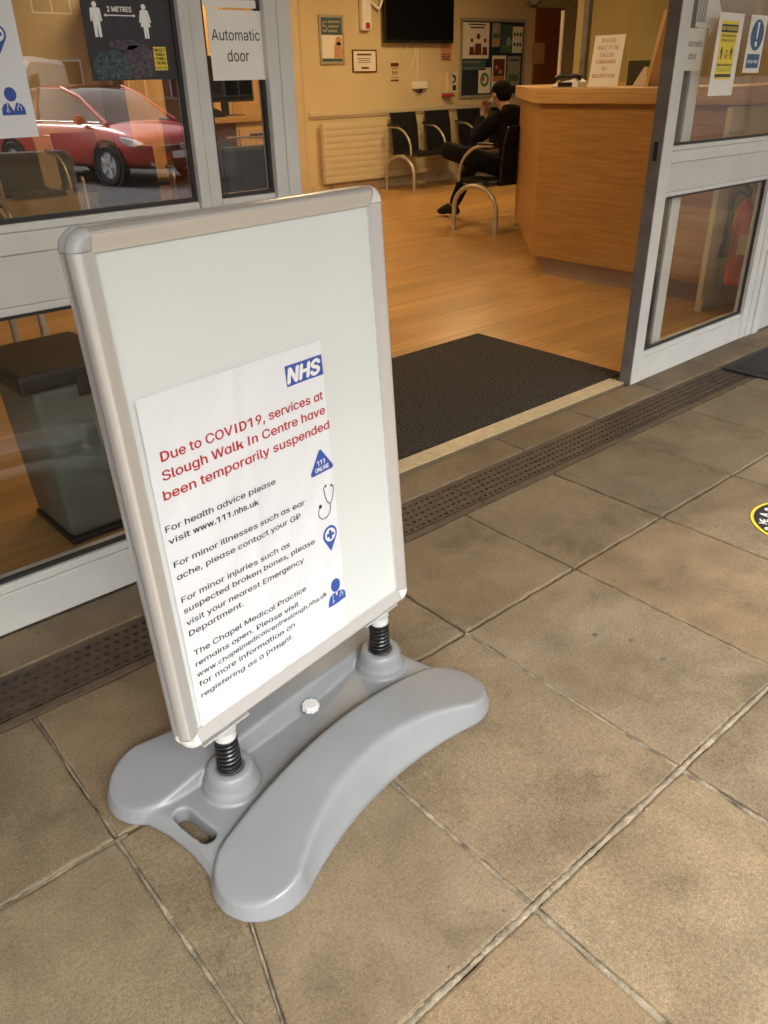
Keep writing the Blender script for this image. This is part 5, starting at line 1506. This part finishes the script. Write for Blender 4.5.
# car faces +Y (towards the building); local origin under the middle
def make_car():
    t = thing('parked_car', 'red hatchback car parked nose towards the entrance, reflected in the left window', 'car', (6.36, -11.4, CZ), R(-15))
    # body sections along y : (y, half width bottom, half width mid, half width top, z bottom, z mid, z top, crown)
    S_ = [(-2.12, .60, .70, .62, .42, .62, .84, .02), (-2.05, .74, .84, .72, .30, .60, .93, .02), (-1.6, .80, .89, .80, .24, .58, .96, .02), (-.8, .82, .90, .82, .22, .56, .955, .02), (.2, .82, .90, .83, .21, .55, .945, .02),
          (.95, .82, .90, .80, .21, .55, .93, .03), (1.35, .82, .90, .76, .22, .56, .90, .05), (1.75, .80, .88, .70, .22, .56, .82, .05), (2.0, .72, .80, .60, .23, .54, .745, .04), (2.12, .58, .66, .50, .27, .48, .66, .02)]
    mb = MB(); secs = []
    for y_, hb, hm, ht, zb, zm, zt, cr in S_:
        half = [(hb, zb), (hm * .985, zb + (zm - zb) * .5), (hm, zm), (hm * .985, zm + (zt - zm) * .45), ((hm + ht) / 2 + .02, zm + (zt - zm) * .86), (ht, zt), (ht * .5, zt + cr), (0, zt + cr * 1.2)]
        pts = [(x, y_, z) for x, z in half] + [(-x, y_, z) for x, z in half[-2::-1]]
        secs.append(pts)
    loft(mb, secs)
    b = mb.build('body', M['car'], t, smooth=50)
    sb = b.modifiers.new('sub', 'SUBSURF'); sb.levels = 1; sb.render_levels = 2
    # greenhouse
    G_ = [(-2.0, .60, .60, .90, 1.00), (-1.75, .70, .60, .93, 1.22), (-1.35, .74, .60, .94, 1.42), (-.6, .76, .62, .94, 1.485), (.1, .77, .62, .93, 1.465), (.5, .77, .60, .92, 1.36), (.85, .76, .62, .92, 1.14), (1.2, .74, .70, .90, .93)]
    mb = MB(); secs = []
    for y_, hb, ht, zb, zt in G_:
        half = [(hb, zb), (hb * .55 + ht * .45, zb + (zt - zb) * .55), (ht, zt - .03 * (zt - zb)), (ht * .55, zt + .012), (0, zt + .02)]
        secs.append([(x, y_, z) for x, z in half] + [(-x, y_, z) for x, z in half[-2::-1]])
    loft(mb, secs); mb.build('windows', M['carglass'], t, smooth=40)
    # roof skin and pillars a little proud of the glass
    mb = MB()
    rs = []
    for y_, hb, ht, zb, zt in G_[1:5]:
        rs.append([(-ht - .012, y_, zt - .055), (-ht + .01, y_, zt - .005), (-ht * .55, y_, zt + .028), (0, y_, zt + .036), (ht * .55, y_, zt + .028), (ht - .01, y_, zt - .005), (ht + .012, y_, zt - .055)])
    rr = [[mb.bm.verts.new(p) for p in s] for s in rs]
    for a, c in zip(rr, rr[1:]):
        for i in range(6): mb.bm.faces.new((a[i], c[i], c[i + 1], a[i + 1]))
    mb.build('roof', M['car'], t, smooth=50)
    for s in (-1, 1):
        pil = MB()
        pil.tube([(s * .632, .05, 1.462), (s * .64, .5, 1.325), (s * .69, .87, 1.11), (s * .745, 1.22, .925)], .034, 8)
        pil.tube([(s * .635, -.62, 1.47), (s * .705, -.62, 1.20), (s * .775, -.60, .945)], .030, 8)
        pil.tube([(s * .62, -1.30, 1.415), (s * .69, -1.55, 1.18), (s * .745, -1.75, .95)], .075, 8)
        pil.build('pillar', M['car'], t, smooth=60)
        MB().tube([(s * .79, 1.1, .952), (s * .80, .2, .962), (s * .80, -.8, .972), (s * .78, -1.6, .985)], .011, 8).build('window_trim', M['chrome'], t, smooth=60)
        MB().tube([(s * .80, .72, .985), (s * .90, .74, 1.0), (s * .98, .73, 1.01)], [.035, .085, .06], 12).build('wing_mirror', M['car'], t, smooth=60)
        MB().tube([(s * .905, -.35, .74), (s * .925, -.30, .75), (s * .925, -.18, .75), (s * .905, -.13, .74)], .014, 8).build('door_handle', M['car'], t, smooth=60)
        hl = MB()
        hl.prism([(1.60, .66), (1.95, .60), (2.035, .64), (1.9, .715), (1.62, .755)], s * .60 if s > 0 else -.86, .86 if s > 0 else -.60, 'x', .01)
        hl.build('headlight', M['lamp'], t)
        MB().lathe([(.0, 0), (.05, 0), (.05, .03), (0, .03)], (s * .62, 2.04, .36), 16, 'y').build('fog_lamp', M['lamp'], t)
        # dark door seams
        MB().box(s * .9025 - .002, s * .9025 + .002, -.645, -.637, .35, .80).build('door_seam', M['gasket'], t)
    MB().box(-.52, .52, 2.075, 2.125, .50, .60, .012).build('upper_grille', M['black_plastic'], t)
    MB().box(-.55, .55, 2.06, 2.14, .26, .38, .015).build('lower_grille', M['black_plastic'], t)
    MB().box(-.50, .50, 2.126, 2.14, .595, .612, .004).build('grille_bar', M['chrome'], t)
    MB().box(-.26, .26, 2.141, 2.150, .405, .515, .003).build('number_plate', M['ink_white'], t)
    MB().lathe([(0, 0), (.06, 0), (.05, .015), (0, .018)], (0, 2.126, .565), 20, 'y').build('badge', M['chrome'], t)
    for s in (-1, 1):
        for y_ in (-1.32, 1.30):
            MB().lathe([(.335, -.05), (.380, -.05), (.380, .048), (.335, .052), (.335, -.05)], (s * .865, y_, .335), 30, 'x', False).build('wheel_arch', M['gasket'], t)
            wheel(t, s * .825, y_, .325, s)
    return t
car = make_car()
def make_van():
    t = thing('parked_van', 'white panel van parked behind the red car in the window reflection', 'van', (7.4, -19.0, CZ), R(35))
    mb = MB(); secs = []
    for y_, hw, zb, zt in ((-2.5, .88, .45, 2.0), (-2.45, .95, .35, 2.1), (0, .97, .3, 2.15), (.9, .96, .3, 2.12)):
        secs.append([(x, y_, z) for x, z in ((hw, zb), (hw, 1.1), (hw * .94, zt - .12), (hw * .8, zt), (-hw * .8, zt), (-hw * .94, zt - .12), (-hw, 1.1), (-hw, zb))])
    loft(mb, secs); mb.build('cargo_body', M['van'], t, smooth=35)
    mb = MB(); secs = []
    for y_, hw, zb, zt in ((.901, .955, .3, 2.10), (1.2, .95, .3, 1.95), (1.75, .93, .3, 1.28), (2.3, .88, .32, 1.10), (2.5, .78, .4, .85)):
        secs.append([(x, y_, z) for x, z in ((hw, zb), (hw, zb + (zt - zb) * .5), (hw * .95, zt - .10), (hw * .8, zt), (-hw * .8, zt), (-hw * .95, zt - .10), (-hw, zb + (zt - zb) * .5), (-hw, zb))])
    loft(mb, secs); mb.build('cab', M['van'], t, smooth=35)
    MB().prism([(1.23, 1.93), (1.75, 1.30), (1.77, 1.33), (1.25, 1.965)], -.72, .72, 'x').build('windscreen', M['carglass'], t)
    for s in (-1, 1):
        MB().prism([(.55, 1.2), (1.6, 1.2), (1.25, 1.72), (.55, 1.78)], s * .95 if s > 0 else -.972, .972 if s > 0 else -.95, 'x').build('side_window', M['carglass'], t)
        MB().box(-.1 if s > 0 else -.1, -.096, s * 0, 0, .5, 1.9) .build('door_seam', M['gasket'], t) if False else None
        MB().prism([(2.0, .75), (2.45, .72), (2.4, .95), (2.1, 1.02)], s * .70 if s > 0 else -.90, .90 if s > 0 else -.70, 'x').build('headlight', M['lamp'], t)
        for y_ in (-1.5, 1.55): wheel(t, s * .86, y_, .34, s)
    return t
make_van()
# brick building across the car park
t = thing('brick_building', 'brown brick building across the car park, reflected in the left window', 'building', (9, -31, CZ))
MB().box(-20, 22, -8, 0, 0, 9.5).build('wall', M['brick'], t)
MB().box(-20.3, 22.3, -8.3, .3, 9.5, 9.9).build('roof', M['render_wall'], t)
for fl in range(3):
    for k in range(15):
        x = -17 + k * 2.6; z = .9 + fl * 3.0
        w_ = MB().box(x, x + 1.5, .0, .05, z, z + 1.5, .01).build('window', M['ink_white'], t)
        MB().box(x + .06, x + .72, .051, .06, z + .06, z + 1.44).box(x + .78, x + 1.44, .051, .06, z + .06, z + 1.44).build('pane', M['carglass'], w_)
t = thing('low_wall', 'low brick wall along the far side of the car park', 'wall', (8, -24.5, CZ))
MB().box(-16, 16, 0, .22, 0, 1.0).build('brickwork', M['brick'], t)
MB().box(-16, 16, -.03, .25, 1.001, 1.08, .01).build('coping', M['kerb'], t)
# tree
def make_tree(loc, h, label, seed):
    rnd = random.Random(seed)
    t = thing('tree', label, 'tree', loc, 0, 'trees across the car park')
    mb = MB(); mb.tube([(0, 0, 0), (.05, .02, h * .25), (-.03, .05, h * .5), (.05, 0, h * .85)], [.20, .15, .11, .03], 10)
    tips = []
    for k in range(9):
        a = k * 2.4; z0 = h * (.3 + .05 * k); l = h * (.34 - .018 * k)
        e = Vector((l * math.cos(a), l * math.sin(a), z0 + l * .7)); mb.tube([(0, 0, z0), e * .5 + Vector((0, 0, z0 * .5 - .1)), e], [.07, .045, .015], 6); tips.append(e)
    mb.build('trunk', M['bark'], t, smooth=60)
    mb = MB()
    for c in range(60):
        e = rnd.choice(tips); cc = e * rnd.uniform(.6, 1.05) + Vector((rnd.gauss(0, .35), rnd.gauss(0, .35), rnd.gauss(.2, .4)))
        for q in range(38):
            p = cc + Vector((rnd.gauss(0, .3), rnd.gauss(0, .3), rnd.gauss(0, .24)))
            u = Vector((rnd.gauss(0, 1), rnd.gauss(0, 1), rnd.gauss(0, 1))).normalized(); v = u.orthogonal().normalized(); s = rnd.uniform(.07, .13)
            mb.bm.faces.new([mb.bm.verts.new(p + u * s), mb.bm.verts.new(p + v * s * .5), mb.bm.verts.new(p - u * s), mb.bm.verts.new(p - v * s * .5)])
    mb.build('crown', M['leaf'], t)
make_tree((5.0, -22.6, CZ), 5.5, 'green leafy tree by the low wall, near the end of the white van', 3)
make_tree((.5, -22.5, CZ), 6.0, 'green leafy tree further left along the low wall', 5)
